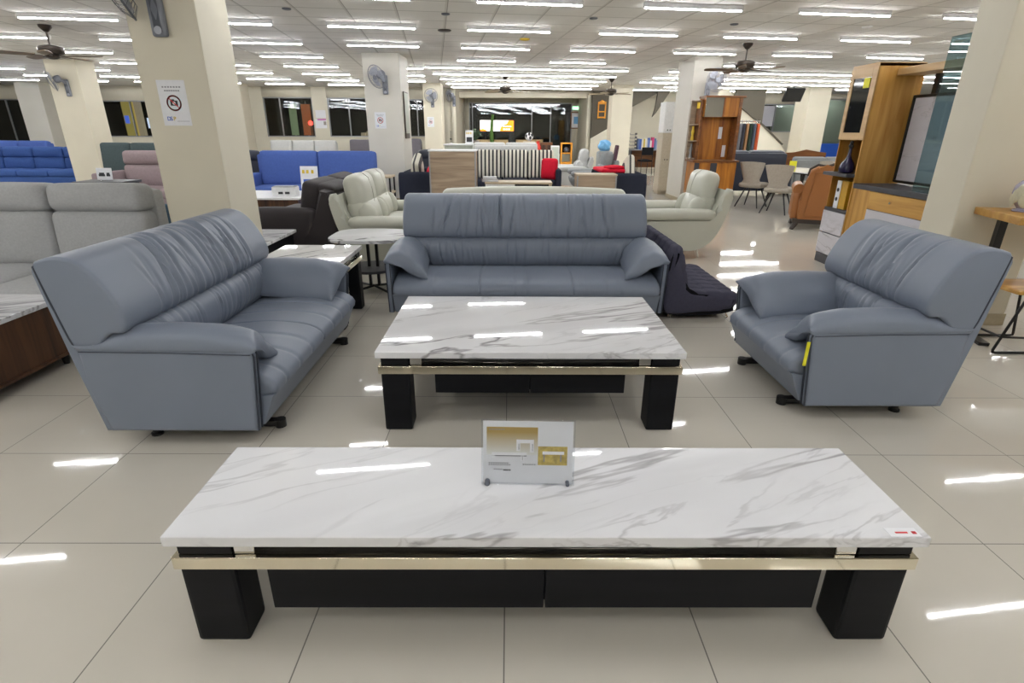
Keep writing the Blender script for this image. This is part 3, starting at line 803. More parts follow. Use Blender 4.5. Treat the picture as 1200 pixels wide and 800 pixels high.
block_sofa('taupe_sofa', 'dark grey sofa under the window, left of the square column', (-4.65, 18.6, 0), 0, 1.35, .9, 1, 'taupe_dark', seat_h=.45, back_h=1.11, arms=(0, 0))
block_sofa('taupe_sofa', 'dark grey sofa under the window, right of the square column', (-3.4, 18.4, 0), 0, 1.0, .9, 1, 'taupe_dark', seat_h=.45, back_h=1.15, arms=(0, 0))
tub_chair('purple_chair', 'plum-coloured armchair top at the edge above the grey sofa', (-6.7, 6.8, 0), .6, 'plum', .92)

# ------------------------------------------------------------------ striped corner in the middle distance
def iron_table():
    t = thing('shelf_table', 'two-tier side table on black metal legs by the square column', 'table', (-2.17, 9.55, 0))
    for z in (.44, .70):
        bm = B(); bx(bm, (0, 0, z), (.42, .40, .03), .004); obj('shelf', bm, 'oak_pale', t)
    for sx in (-1, 1):
        for sy in (-1, 1):
            bm = B(); bx(bm, (sx*.19, sy*.18, .3425), (.025, .025, .685)); obj('leg', bm, 'black_metal', t)
iron_table()
def corner_sofa(name, label, loc, rz, W):
    t = block_sofa(name, label, loc, rz, W, .85, 2, 'navy', seat_h=.42, back_h=.70, back_t=.14, arm_w=.10, arm_h=.68, back_mat='navy')
    return t
corner_sofa('navy_loveseat', 'navy loveseat turned sideways, left of the grey oak cabinet', (-1.26, 11.45, 0), PI/2, 1.5)
corner_sofa('navy_loveseat', 'navy loveseat turned sideways with a red seat pad on the right', (1.75, 11.35, 0), -PI/2, 1.5)
block_sofa('striped_sofa', 'navy sofa with black and cream striped back cushions', (.13, 11.95, 0), 0, 1.95, .9, 3, 'navy', seat_h=.44, back_h=1.03, back_t=.16, arm_w=.12, arm_h=.66, back_mat='stripe', puff=.02)
def cushion_obj(name, label, loc, R, size, mat, group=None, r=.06, puff=.05):
    bm = B(); pad(bm, (0, 0, 0), size, r, (0, puff, 0) if size[1] < size[2] else (0, 0, puff), n=12)
    o = obj(name, bm, mat); o.location = loc; o.rotation_euler = R
    return tag(o, label, 'cushion', group)
cushion_obj('round_cushion', 'round red cushion at the right end of the striped sofa', (.86, 12.22, .66), (-.15, 0, -.35), (.36, .14, .44), 'red', r=.07)
cushion_obj('striped_cushion', 'striped cushion leaning on the left navy loveseat', (-1.78, 11.05, .70), (0, -.35, PI/2), (.55, .14, .5), 'stripe_soft')
cushion_obj('striped_cushion', 'striped cushion leaning on the right navy loveseat', (2.30, 11.0, .70), (0, .35, PI/2), (.55, .14, .5), 'stripe_soft')
cushion_obj('red_cushion', 'small red cushion on the left navy loveseat', (-1.50, 11.0, .60), (0, -.3, PI/2), (.4, .12, .36), 'red')
cushion_obj('red_seat_pad', 'long red pad lying on the right navy loveseat', (1.98, 11.25, .715), (0, 0, .05), (.5, .9, .07), 'red', r=.04, puff=.02)
cushion_obj('red_cushion', 'flat red cushion lying on top of the long red pad', (2.02, 10.98, .775), (0, 0, .3), (.32, .3, .05), 'red', r=.035, puff=.02)
def oak_cab(name, label, loc, W, D, H, top):
    t = thing(name, label, 'cabinet', loc)
    bm = B(); bx(bm, (0, 0, (H-.025)/2), (W, D, H-.025), .003, 1); obj('cabinet_body', bm, 'oak_grey', t)
    bm = B(); bx(bm, (0, 0, H-.0125), (W+.02, D+.02, .025), .003, 1); obj('worktop', bm, top, t)
    for s in (-1, 1):
        bm = B(); bx(bm, (s*(W/2-.012), -D/2-.004, (H-.03)/2), (.024, .012, H-.03)); obj('edge_strip', bm, 'alu', t)
    return t
oak_cab('oak_counter', 'tall grey oak counter cabinet with a white top', (-1.02, 10.45, 0), .84, .45, 1.10, 'white_board')
oak_cab('oak_side_cabinet', 'low grey oak cabinet against the right navy loveseat', (1.58, 10.40, 0), .72, .40, .70, 'oak_pale')
def tv_stand():
    t = thing('television_stand', 'low white and oak stand with an open shelf before the striped sofa', 'table', (.17, 10.6, 0))
    bm = B(); bx(bm, (0, 0, .525), (1.24, .5, .035), .004); obj('tabletop', bm, 'oak_pale', t)
    bm = B(); bx(bm, (-.34, 0, .33), (.54, .46, .35), .004); obj('drawer', bm, 'white_board', t)
    bm = B(); bx(bm, (.24, .10, .33), (.66, .26, .35)); obj('back_panel', bm, 'black_wood', t)
    bm = B(); bx(bm, (.59, 0, .33), (.04, .48, .36), .003); obj('side_panel', bm, 'oak_pale', t)
    bm = B(); bx(bm, (0, 0, .075), (1.22, .46, .15), .003); obj('base_panel', bm, 'oak_pale', t)
tv_stand()
def book_stack():
    for k, (w, d, rz, lab, m) in enumerate(((.30, .22, .1, 'dark folder under a white book on the low stand', 'taupe'), (.24, .18, -.1, 'white book lying on top of a dark folder', 'paper'))):
        t = thing('book', lab, 'book', (-.36, 10.52, .5425+.045*k), rz)
        bm = B(); bx(bm, (0, 0, .02), (w-.012, d-.012, .034)); obj('pages', bm, 'paper', t)
        bm = B(); bx(bm, (0, 0, .0015), (w, d, .003)); bx(bm, (0, 0, .0405), (w, d, .003)); bx(bm, (-w/2, 0, .021), (.003, d, .039)); obj('cover', bm, m, t)
book_stack()
# ------------------------------------------------------------------ right side: television wall unit
M['marble_wall'] = marble('pale_marble_board', srgb(206, 204, 212), srgb(150, 146, 150), rot=1.2, sc=1.2, amount=.7)
def tv_unit():
    O = Vector((3.90, 5.55, 0))
    t = thing('television_wall_unit', 'golden oak television wall unit with shelf tower and marble board, left of the right column', 'cabinet', O)
    def b(name, mat, x0, x1, y0, y1, z0, z1, bev=.002, par=None):
        bm = B(); bx(bm, ((x0+x1)/2-O.x, (y0+y1)/2-O.y, (z0+z1)/2), (x1-x0, y1-y0, z1-z0), bev, 1); return obj(name, bm, mat, par or t)
    X0, X1 = 3.68, 4.14
    b('side_panel', 'gold_oak', X0-.01, X1, 6.00, 6.02, 0, 2.08)
    b('side_panel', 'gold_oak', X0, X1, 6.435, 6.45, 0, 2.08)
    b('back_panel', 'gold_oak', X1-.02, X1, 6.02, 6.435, 0, 2.08)
    b('top_panel', 'gold_oak_pale', X0-.012, X1, 6.00, 6.45, 2.05, 2.085)
    b('shelf', 'gold_oak_x', X0, X1-.02, 6.02, 6.435, 1.355, 1.375)
    b('shelf', 'slate', X0-.10, X1-.02, 6.01, 6.47, .985, 1.02)['label'] = 'dark grey projecting shelf'
    b('shelf', 'slate', X0-.012, X1-.02, 6.02, 6.45, .60, .632)['label'] = 'dark grey shelf board'
    # glazed door: frame with a dark glass
    f = b('glass_door', 'gold_oak_pale', X0-.018, X0, 6.00, 6.08, 1.36, 2.05)
    for (y0, y1, z0, z1) in ((6.39, 6.45, 1.36, 2.05), (6.08, 6.39, 1.36, 1.43), (6.08, 6.39, 1.96, 2.05)):
        b('door_rail', 'gold_oak_pale', X0-.018, X0, y0, y1, z0, z1, par=f)
    b('door_glass', 'black_glass', X0-.010, X0-.004, 6.08, 6.39, 1.43, 1.96, 0, f)
    b('price_card', 'yellow', X0-.016, X0-.011, 6.10, 6.20, 1.86, 1.955, 0, f)['label'] = 'yellow price card'
    for z0, z1 in ((.355, .595), (.115, .345)):
        b('drawer', 'marble_wall', X0-.018, X0+.01, 6.02, 6.45, z0, z1)
    b('plinth', 'slate', X0-.005, X1, 6.02, 6.45, 0, .105)
    b('drawer_carcass', 'slate', X0+.01, X1-.02, 6.025, 6.43, .105, .60)
    # long low cabinet with counter
    b('counter', 'slate', X0-.01, X1, 4.62, 6.00, .88, .93, .004)
    b('end_panel', 'gold_oak', X0+.0, X0+.025, 5.70, 6.00, 0, .88)
    b('cabinet_body', 'gold_oak', X0+.025, X1, 4.62, 6.00, 0, .88)
    d = b('drawer', 'gold_oak_x', X0-.004, X0+.022, 4.63, 5.695, .705, .875)
    bm = B(); cyl(bm, (X0-.02-O.x, 5.35-O.y, .80), (X0-.002-O.x, 5.35-O.y, .80), .011, n=12); obj('knob', bm, 'steel', d)
    b('drawer', 'marble_wall', X0-.004, X0+.022, 4.63, 5.695, .45, .70)['label'] = 'white marble-fronted drawer'
    b('drawer', 'gold_oak_x', X0-.004, X0+.022, 4.63, 5.695, .12, .445)
    # marble television board with black frame
    br = b('marble_board', 'marble_wall', 4.075, 4.10, 4.62, 5.95, .97, 1.76)
    for (y0, y1, z0, z1) in ((5.95, 5.975, .95, 1.785), (4.62, 5.95, 1.76, 1.785), (4.62, 5.95, .945, .97)):
        b('board_frame', 'black_metal', 4.06, 4.105, y0, y1, z0, z1, par=br)
    b('post', 'black_metal', 4.09, 4.13, 5.72, 5.78, 1.785, 1.97)
    b('header_beam', 'gold_oak_pale', 3.86, 4.12, 4.62, 6.00, 1.965, 2.03, .003)
    return t
tv_unit()
bm = B(); bx(bm, (0, 0, .63), (.012, .62, 1.26), .002, 1); g = obj('glass_panel', bm, 'pane_teal'); g.location = (3.72, 4.86, .93); tag(g, 'tall bluish glass panel standing on the wall unit counter by the column', 'glass')
def decanter():
    t = thing('decanter', 'dark violet bottle with long neck on the projecting shelf of the wall unit', 'bottle', (3.655, 6.16, 1.02))
    bm = B(); lathe(bm, [(.03, 0), (.07, .01), (.08, .05), (.06, .11), (.03, .15), (.018, .19), (.016, .26)], n=20); obj('bottle_body', bm, 'wine_glass', t)
    bm = B(); lathe(bm, [(.014, .255), (.026, .27), (.026, .285), (.014, .30), (.022, .315), (.008, .33)], n=16); obj('stopper', bm, 'black_lacquer', t)
decanter()
def picture_box():
    t = thing('gift_box', 'yellow and white box standing in the lower niche of the wall unit', 'box', (3.80, 6.235, .632))
    bm = B(); bx(bm, (0, .0, .15), (.20, .20, .30), .003); b0 = obj('box_body', bm, 'yellow_box', t)
    bm = B(); bx(bm, (-.103, .06, .15), (.006, .08, .30), .001); obj('front_print', bm, 'paper', b0)
    bm = B()
    for z in (.10, .20): cyl(bm, (-.107, .06, z), (-.109, .06, z), .022, n=14)
    obj('round_print', bm, 'ink', b0)
M['yellow_box'] = plain('mustard_card', srgb(196, 150, 36), .5)
picture_box()

# bar table with vase and sled stool
def bar_table():
    t = thing('bar_table', 'oak-topped bar table with black steel legs against the right column', 'table', (4.03, 3.655, 0), math.radians(-14))
    bm = B(); bx(bm, (0, 0, .905), (1.35, .56, .05), .005); obj('tabletop', bm, 'gold_oak_h', t)
    for s in (-1, 1):
        bm = B(); tube(bm, [(s*.57, .10, .88), (s*.57, .10, .02)], .034, 4); obj('leg', bm, 'black_metal', t)
        bm = B(); bx(bm, (s*.57, .06, .012), (.07, .42, .024), .004); obj('foot_bar', bm, 'black_metal', t)
M['gold_oak_h'] = wood('golden_oak_top', srgb(206, 160, 84), srgb(170, 122, 54), 'x', .42, .8)
bar_table()
def vase():
    t = thing('vase', 'round pale violet vase with leaf pattern on the bar table', 'vase', (3.585, 3.83, .93))
    bm = B(); lathe(bm, [(.06, 0), (.065, .012), (.055, .02), (.092, .07), (.105, .12), (.098, .17), (.07, .205), (.045, .215), (.05, .235), (.042, .232)], n=32); v = obj('vase_body', bm, 'violet_glaze', t)
    bm = B(); lathe(bm, [(.075, -.0), (.08, .006), (.075, .014)], n=28); obj('saucer', bm, 'violet_glaze', t)
    rng = random.Random(4)
    for k in range(5):
        a = PI+.3*k-.3; z = .08+.03*(k % 3)
        bm = B(); pad(bm, (0, 0, 0), (.012, .055, .06), .006, (.0, .01, .02), n=6); o = obj('painted_leaf', bm, 'leaf_cream', v)
        o.location = (.099*math.cos(a), .099*math.sin(a), z); o.rotation_euler = (0, 0, a)
M['leaf_cream'] = plain('cream_glaze', srgb(206, 202, 176), .3)
vase()
def stool():
    t = thing('sled_stool', 'black tube-framed stool with wooden seat in front of the right column', 'stool', (3.60, 3.68, 0))
    bm = B(); pad(bm, (.06, .02, .43), (.44, .36, .03), .012, (0, 0, .002), n=6); obj('seat', bm, 'gold_oak_h', t)
    bm = B(); bx(bm, (-.155, .12, .435), (.05, .05, .045), .006); obj('seat_bracket', bm, 'black_metal', t)
    for y in (-.18, .17):
        bm = B(); tube(bm, [(-.11, y, .415), (-.225, y, .03), (-.222, y, .014), (-.20, y, .009), (.20, y, .009), (.22, y, .014), (.222, y, .03), (.16, y, .415)], .0095, 8); obj('sled_leg', bm, 'black_metal', t)
    bm = B(); tube(bm, [(-.197, -.18, .125), (-.197, .17, .125)], .008, 8); obj('crossbar', bm, 'black_metal', t)
    bm = B(); tube(bm, [(-.197, -.18, .125), (.205, -.18, .11)], .008, 8); obj('crossbar', bm, 'black_metal', t)
stool()

# tan carved armchair seen from behind
def carved_chair():
    t = thing('carved_armchair', 'tan leather armchair with carved dark crest, seen from behind by the wall unit', 'armchair', (5.02, 8.80, 0), PI-.42)
    # local: front toward -y, we see the back at +y
    outline = [(-.40, .16), (-.42, .45), (-.36, .60), (-.35, .80), (-.33, .90), (-.24, .955), (-.12, .94), (0, .975), (.12, .94), (.24, .955), (.33, .90), (.35, .80), (.36, .60), (.42, .45), (.40, .16)]
    bm = B(); prism(bm, outline, 'xz', .30, .44, .035, 3); bk = obj('backrest', bm, 'tan_leather', t)
    inner = [(-.32, .22), (-.28, .62), (-.26, .86), (0, .90), (.26, .86), (.28, .62), (.32, .22)]
    bm = B(); tube(bm, [(x, .445, z) for x, z in inner], .008, 6, closed=True); obj('welt', bm, 'tan_leather', bk)
    bm = B(); tube(bm, [(x*1.02, .37, z+.008) for x, z in outline[3:12]], [.016, .022, .03, .022, .036, .022, .03, .022, .016], 8); obj('carved_crest', bm, 'dark_carved', t)
    for s in (-1, 1):
        bm = B(); cyl(bm, (s*.44, -.32, .60), (s*.44, .36, .60), .085, n=20); pad(bm, (s*.44, .02, .36), (.13, .70, .42), .04, (.01, 0, 0), n=6); obj('rolled_arm', bm, 'tan_leather', t)
    bm = B(); pad(bm, (0, -.02, .36), (.76, .62, .22), .06, (0, .02, .03), n=10); obj('seat_cushion', bm, 'tan_leather', t)
    bm = B(); bx(bm, (0, .03, .135), (.92, .80, .07), .012); obj('carved_plinth', bm, 'dark_carved', t)
    for s in (-1, 1):
        for y in (-.30, .38):
            bm = B(); tube(bm, [(s*.40, y, .13), (s*.43, y+.03, .06), (s*.455, y+.055, .012)], [.05, .042, .03], 8); obj('foot', bm, 'dark_carved', t)
carved_chair()

# dining set
def dining():
    t = thing('dining_table', 'white marble-topped oval dining table with slim black legs', 'table', (5.62, 10.85, 0))
    bm = B(); prism(bm, [(.52*math.cos(2*PI*i/40), .95*math.sin(2*PI*i/40)) for i in range(40)], 'xy', .735, .75, .004); obj('tabletop', bm, 'marble', t)
    bm = B(); bx(bm, (0, 0, .72), (.6, 1.2, .03)); obj('apron', bm, 'black_metal', t)
    for sx in (-1, 1):
        for sy in (-1, 1):
            bm = B(); tube(bm, [(sx*.26, sy*.55, .72), (sx*.36, sy*.62, 0)], [.026, .018], 8); obj('leg', bm, 'black_metal', t)
dining()
bm = B(); bx(bm, (0, 0, .075), (.14, .008, .15), .001, 1); bx(bm, (0, .02, .004), (.12, .07, .008)); o = obj('table_card', bm, 'yellow'); o.location = (5.55, 11.15, .75); tag(o, 'yellow card standing on the white dining table', 'sign')
def shell_chair(label, loc, rz):
    t = thing('dining_chair', label, 'chair', loc, rz, 'warm grey dining chairs')
    # curved shell back, open waist above the seat
    bm = B(); rings = []
    for i in range(13):
        v = i/12; z = .44+.42*v; half = .155+.095*abs(v-.22)**.8*1.3 if v > .22 else .155+.07*(.22-v)/.22
        half = min(half, .255); r = []; th = .035
        for k in range(17):
            a = (k/16-.5)*2; r.append((half*math.sin(a*1.35)/math.sin(1.35), .20+.07*v - .10*(1-math.cos(a*1.2)), z+.02*(1-a*a)*v))
        for k in range(16, -1, -1):
            a = (k/16-.5)*2; r.append((half*.93*math.sin(a*1.35)/math.sin(1.35), .20+.07*v - th - .10*(1-math.cos(a*1.2)), z+.02*(1-a*a)*v))
        rings.append(r)
    loft(bm, rings); obj('backrest', bm, 'chair_taupe', t, 60)
    bm = B(); pad(bm, (0, -.01, .43), (.46, .44, .09), .04, (.0, .01, .015), n=10); obj('seat', bm, 'chair_taupe', t)
    for sx in (-1, 1):
        for sy in (-1, 1):
            bm = B(); tube(bm, [(sx*.10, sy*.10, .40), (sx*.23, sy*.22, 0)], [.016, .011], 8); obj('leg', bm, 'black_metal', t)
    return t
c0 = shell_chair('warm grey dining chair farther along the left side of the white table', (4.93, 11.35, 0), PI/2+.75)
dup(c0, (5.02, 10.42, 0), PI/2+.85, 'warm grey dining chair at the near left of the white table')
dup(c0, (6.25, 11.55, 0), -PI/2, 'warm grey dining chair across the white table, partly hidden by the tan armchair')
block_sofa('navy_leather_sofa', 'navy leather sofa showing its long back behind the dining chairs', (5.68, 14.36, 0), PI, 2.08, .95, 2, 'navy_leather', seat_h=.45, back_h=1.02, head=.2, back_t=.26, arm_w=.2, arm_h=.66)
block_sofa('grey_sofa', 'grey sofa showing its back behind the dining table', (7.72, 14.7, 0), PI, 1.9, .95, 2, 'grey_ceramic', seat_h=.42, back_h=.86, back_t=.22)
def bench():
    t = thing('carved_bench', 'orange-brown wooden bench back behind the grey sofa', 'bench', (8.05, 15.6, 0))
    bm = B(); prism(bm, [(-.55, .50), (-.55, .90), (-.3, .90), (0, .98), (.3, .93), (.55, .90), (.55, .50)], 'xz', -.03, .03, .008); obj('backrest', bm, 'teak_edge', t)
    bm = B(); bx(bm, (0, .25, .43), (1.1, .5, .06), .01); obj('seat', bm, 'teak_edge', t)
    for sx in (-1, 1):
        for y in (0, .45):
            bm = B(); bx(bm, (sx*.5, y, .25), (.06, .06, .5), .004); obj('leg', bm, 'teak_edge', t)
bench()

# amber wood hutch in front of the middle right column
def hutch():
    t = thing('wooden_hutch', 'amber wood display hutch against the middle right column', 'cabinet', (4.04, 11.48, 0))
    def b(name, mat, x0, x1, y0, y1, z0, z1, par=None, bev=.003):
        bm = B(); bx(bm, ((x0+x1)/2, (y0+y1)/2, (z0+z1)/2), (x1-x0, y1-y0, z1-z0), bev, 1); return obj(name, bm, mat, par or t)
    b('lower_cabinet', 'teak', -.40, .42, -.26, .24, .06, .865)
    b('plinth', 'slate', -.38, .40, -.24, .24, 0, .06)
    b('counter', 'teak_edge', -.44, .46, -.29, .25, .865, .90)
    b('door', 'slate', -.40, -.31, -.275, -.26, .08, .85)['label'] = 'dark grey door strip'
    b('door', 'teak', -.305, -.09, -.278, -.26, .08, .85)
    b('door', 'slate', -.085, .04, -.275, -.26, .08, .85)['label'] = 'dark grey door strip'
    b('door', 'teak', .045, .42, -.278, -.26, .08, .85)
    b('back_panel', 'teak', -.31, .36, .12, .15, .90, 2.02)
    b('side_panel', 'teak_edge', .36, .42, -.16, .24, .90, 2.04)
    b('side_panel', 'teak_edge', -.33, -.29, -.05, .24, .90, 2.0)
    b('top_board', 'teak_edge', -.30, .47, -.17, .24, 2.03, 2.065)
    w = b('wall_cupboard', 'teak', -.28, .36, -.13, .12, 1.69, 2.03)
    b('mirror_door', 'chrome', -.28, .06, -.148, -.131, 1.69, 2.03, w, 0)
    b('cupboard_door', 'teak', .065, .36, -.148, -.131, 1.69, 2.03, w)
    for x, z in ((.16, 1.40), (.27, 1.06)):
        b('price_label', 'paper', x-.035, x+.035, .112, .119, z-.11, z+.11, None, 0)['label'] = 'white price label'
    # narrow open side shelves next to the column
    for z in (.92, 1.25, 1.55, 1.98): b('side_shelf', 'oak_grey', -.44, -.33, -.02, .24, z-.01, z+.01)
    b('shelf_back', 'oak_grey', -.44, -.33, .22, .24, .90, 2.0)
    b('price_card', 'yellow_ink', -.41, -.35, -.03, -.022, 1.84, 1.95, None, 0)['label'] = 'yellow price card'
hutch()
def ornament(label, loc, mat):
    bm = B(); lathe(bm, [(.028, 0), (.034, .02), (.022, .10), (.036, .16), (.018, .22), (.024, .26)], n=14); o = obj('ornament', bm, mat); o.location = loc; tag(o, label, 'ornament', 'ornaments on the hutch side shelves')
ornament('gold ornament on the middle side shelf of the amber hutch', (3.655, 11.60, 1.26), 'yellow_ink')
ornament('grey ornament on the lowest side shelf of the amber hutch', (3.655, 11.60, .93), 'grey_ceramic')
def tall_cabinet():
    t = thing('tall_cabinet', 'narrow beige and white tall cabinet behind the middle right column', 'cabinet', (3.78, 13.75, 0))
    bm = B(); bx(bm, (0, 0, .72), (.42, .45, 1.32), .004); bx(bm, (0, .02, .03), (.38, .40, .06)); obj('lower_cabinet', bm, 'taupe_light', t)
    bm = B(); bx(bm, (0, 0, 1.72), (.42, .45, .66), .004); obj('upper_cabinet', bm, 'white_board', t)
    for z, m in ((.70, 'taupe_light'), ):
        bm = B(); bx(bm, (0, -.235, z), (.40, .02, 1.24), .003, 1); d = obj('door', bm, m, t)
        bm = B(); cyl(bm, (-.12, -.26, .80), (-.12, -.24, .80), .014); obj('knob', bm, 'black_metal', d)
        bm = B(); cyl(bm, (-.06, -.26, .80), (-.06, -.24, .80), .014); obj('knob', bm, 'black_metal', d)
    bm = B(); bx(bm, (0, -.235, 1.72), (.40, .02, .64), .003, 1); d = obj('door', bm, 'white_board', t)
    for x in (-.12, -.06):
        bm = B(); cyl(bm, (x, -.26, 1.45), (x, -.24, 1.45), .014); obj('knob', bm, 'black_metal', d)
M['taupe_light'] = plain('beige_board', srgb(184, 172, 152), .5)
tall_cabinet()

# ------------------------------------------------------------------ middle distance, centre
block_sofa('white_back_sofa', 'white sofa back rising behind the striped sofa', (-.10, 15.35, 0), PI, 1.62, .95, 2, 'pale_fabric', seat_h=.48, back_h=1.14, back_t=.22, arms=(0, 0))
def counter():
    t = thing('counter', 'pale green counter behind the grey oak cabinet', 'counter', (-1.30, 15.0, 0))
    bm = B(); bx(bm, (0, 0, .53), (.72, .5, 1.06), .004); obj('counter_body', bm, 'pale_green', t)
    bm = B(); bx(bm, (0, 0, 1.075), (.78, .56, .03), .004); obj('worktop', bm, 'white_board', t)
M['pale_green'] = plain('pale_green_laminate', srgb(186, 192, 180), .5)
counter()
stand_card('placard', 'white placard with dark square print on the pale green counter', (-1.03, 14.9, 1.09), .20, .32, 0, 'ink')
def desk_lamp():
    t = thing('desk_lamp', 'slim black lamp with white disc foot on the pale green counter', 'lamp', (-1.50, 14.88, 1.09))
    bm = B(); lathe(bm, [(.09, 0), (.09, .01), (.02, .02), (.015, .03)], n=20); obj('base', bm, 'white_board', t)
    bm = B(); cyl(bm, (0, 0, .02), (0, 0, .32), .006, n=8); obj('stem', bm, 'black_metal', t)
    bm = B(); lathe(bm, [(.012, .10), (.024, .11), (.024, .13), (.012, .14)], n=12); obj('switch', bm, 'black_metal', t)
desk_lamp()
def pot_plant(name, label, loc, h, rng, mat='leaf_dark'):
    t = thing(name, label, 'plant', loc)
    bm = B(); lathe(bm, [(.07, 0), (.10, .16), (.11, .18), (.095, .175)], n=18); obj('pot', bm, 'taupe', t)
    bm = B()
    for k in range(26):
        a = rng.uniform(0, 2*PI); r = rng.uniform(.04, .16); z = .18+rng.uniform(.05, h)
        T = at(r*math.cos(a), r*math.sin(a), z, RZ(a) @ RY(rng.uniform(-.9, .4)))
        pad(bm, (0, 0, 0), (.12, .05, .012), .006, (0, 0, .004), T=T, n=4)
        tube(bm, [(0, 0, .17), (r*.5*math.cos(a), r*.5*math.sin(a), (z+.17)/2), (r*math.cos(a), r*math.sin(a), z)], .004, 4)
    f = obj('leaves', bm, mat, t); f['kind'] = 'stuff'
pot_plant('potted_plant', 'small dark green potted plant beside the white placard', (-.93, 15.9, .98), .28, random.Random(3))
bm = B(); bx(bm, (0, 0, .465), (.3, .3, .93), .01); bx(bm, (0, 0, .955), (.36, .36, .05), .01); o = obj('plant_pedestal', bm, 'white_board'); o.location = (-.93, 15.9, 0); tag(o, 'white pedestal carrying the small potted plant', 'pedestal')
shell_seat('white_recliner', 'white armchair turned left, right of the striped sofa', 'armchair', .95, 1, (1.10, 14.9, 0), -PI/2, False, 'white_leather', None)
shell_seat('grey_recliner', 'grey reclining chair turned left behind the red cushions', 'armchair', .95, 1, (1.42, 13.2, 0), -PI/2, False, 'grey_ceramic', None)
M_w = None
def folding_chair():
    t = thing('folding_chair', 'plum chair folded upright on thin metal legs behind the grey recliner', 'chair', (3.05, 17.0, 0), -PI/2)
    bm = B(); pad(bm, (0, 0, .80), (.40, .06, .48), .028, (0, .015, 0), T=at(0, 0, 0, RX(-.0)), n=8); b0 = obj('seat', bm, 'plum', t)
    b0.rotation_euler = (-.12, 0, 0)
    for s in (-1, 1):
        bm = B(); tube(bm, [(s*.16, .06, .62), (s*.16, .02, 0)], .012, 8); obj('leg', bm, 'steel', t)
        bm = B(); tube(bm, [(s*.17, .10, .62), (s*.17, .16, 0)], .012, 8); obj('leg', bm, 'steel', t)
folding_chair()
def wrapped_stool():
    t = thing('grey_ottoman', 'grey cube seat carrying a light blue plastic bag', 'ottoman', (2.75, 16.6, 0))
    bm = B(); pad(bm, (0, 0, .44), (.42, .42, .86), .05, (.01, .01, .02), n=8); obj('cushion', bm, 'grey_ceramic', t)
    for sx in (-1, 1):
        for sy in (-1, 1):
            bm = B(); cyl(bm, (sx*.16, sy*.16, 0), (sx*.16, sy*.16, .04), .02, n=8); obj('foot', bm, 'black_metal', t)
wrapped_stool()
def crumple(name, label, loc, s, mat, cat):
    rng = random.Random(2); ph = [rng.uniform(0, 6) for _ in range(6)]
    def fn(o, u): return o + Vector((.02*math.sin(o.z*40+ph[0]), .02*math.sin(o.x*38+ph[1]), .025*math.sin(o.x*30+o.y*26+ph[2])))
    bm = B(); pad(bm, (0, 0, s[2]/2), s, min(s)*.35, (.02, .02, .03), n=12, fn=fn); o = obj(name, bm, mat); o.location = loc; tag(o, label, cat)
crumple('plastic_bag', 'light blue plastic bag lying on the grey cube seat', (2.73, 16.6, .90), (.30, .28, .24), 'sky_plastic', 'bag')
def small_things():
    # low things standing before the far window
    t = thing('red_cabinet', 'small reddish-brown cabinet before the far window', 'cabinet', (1.28, 20.2, 0))
    bm = B(); bx(bm, (0, 0, .53), (.42, .4, 1.0), .006); obj('cabinet_body', bm, 'teak_edge', t)
    bm = B(); bx(bm, (0, -.21, .6), (.34, .02, .7), .004); obj('door', bm, 'walnut', t)
    bm = B(); bx(bm, (0, 0, .02), (.36, .34, .04)); obj('plinth', bm, 'black_wood', t)
    bm = B(); lathe(bm, [(.06, 0), (.11, .10), (.12, .24), (.07, .36), (.05, .42), (.07, .46)], n=18); o = obj('red_vase', bm, 'red_glaze'); o.location = (.98, 19.9, .62); tag(o, 'red vase beside the reddish-brown cabinet', 'vase')
    bm = B(); bx(bm, (0, 0, .31), (.3, .3, .62), .006); o = obj('vase_pedestal', bm, 'taupe'); o.location = (.98, 19.9, 0); tag(o, 'low taupe pedestal under the red vase', 'pedestal')
    t = thing('white_cabinet', 'small white cabinet left of the orange framed display box', 'cabinet', (1.55, 19.6, 0))
    bm = B(); bx(bm, (0, 0, .48), (.27, .3, .92), .006); obj('cabinet_body', bm, 'white_board', t)
    bm = B(); bx(bm, (0, -.155, .5), (.22, .014, .8), .003); obj('door', bm, 'pale_green', t)
    bm = B(); bx(bm, (0, 0, .01), (.24, .26, .02)); obj('plinth', bm, 'slate', t)
    t = thing('display_box', 'orange wooden display box with a dark ball inside', 'cabinet', (1.93, 19.6, 0))
    for x in (-.17, .17):
        bm = B(); bx(bm, (x, 0, .52), (.04, .3, 1.04), .004); obj('side_panel', bm, 'orange_wood', t)
    for z in (1.02, .70, .40):
        bm = B(); bx(bm, (0, 0, z), (.30, .3, .04), .004); obj('shelf', bm, 'orange_wood', t)
    bm = B(); bx(bm, (0, 0, .2), (.3, .28, .38), .004); obj('drawer', bm, 'orange_wood', t)
    bm = B(); bx(bm, (0, .14, .86), (.3, .02, .3)); obj('back_panel', bm, 'black_wood', t)
    bm = B(); lathe(bm, [(.001, 0)]+[(.09*math.sin(PI*i/10), .09-.09*math.cos(PI*i/10)) for i in range(1, 10)]+[(.001, .18)], n=18); o = obj('dark_ball', bm, 'fan_dark'); o.location = (1.93, 19.55, .72); tag(o, 'dark round ball in the orange display box', 'ball')
small_things()
def cactus():
    t = thing('tall_cactus', 'tall green cactus column in front of the far window', 'plant', (-.64, 23.75, 0))
    bm = B(); lathe(bm, [(.14, 0), (.19, .30), (.21, .34), (.18, .33)], n=20); obj('pot', bm, 'rattan', t)
    bm = B(); pts = [(.0-.09*math.sin(z*1.6), 0, .3+z) for z in [i*.1 for i in range(18)]]
    tube(bm, pts, [.05+.03*math.sin(PI*min(1, .2+i/20)) for i in range(18)], 10); obj('stem', bm, 'green_plant', t)
cactus()
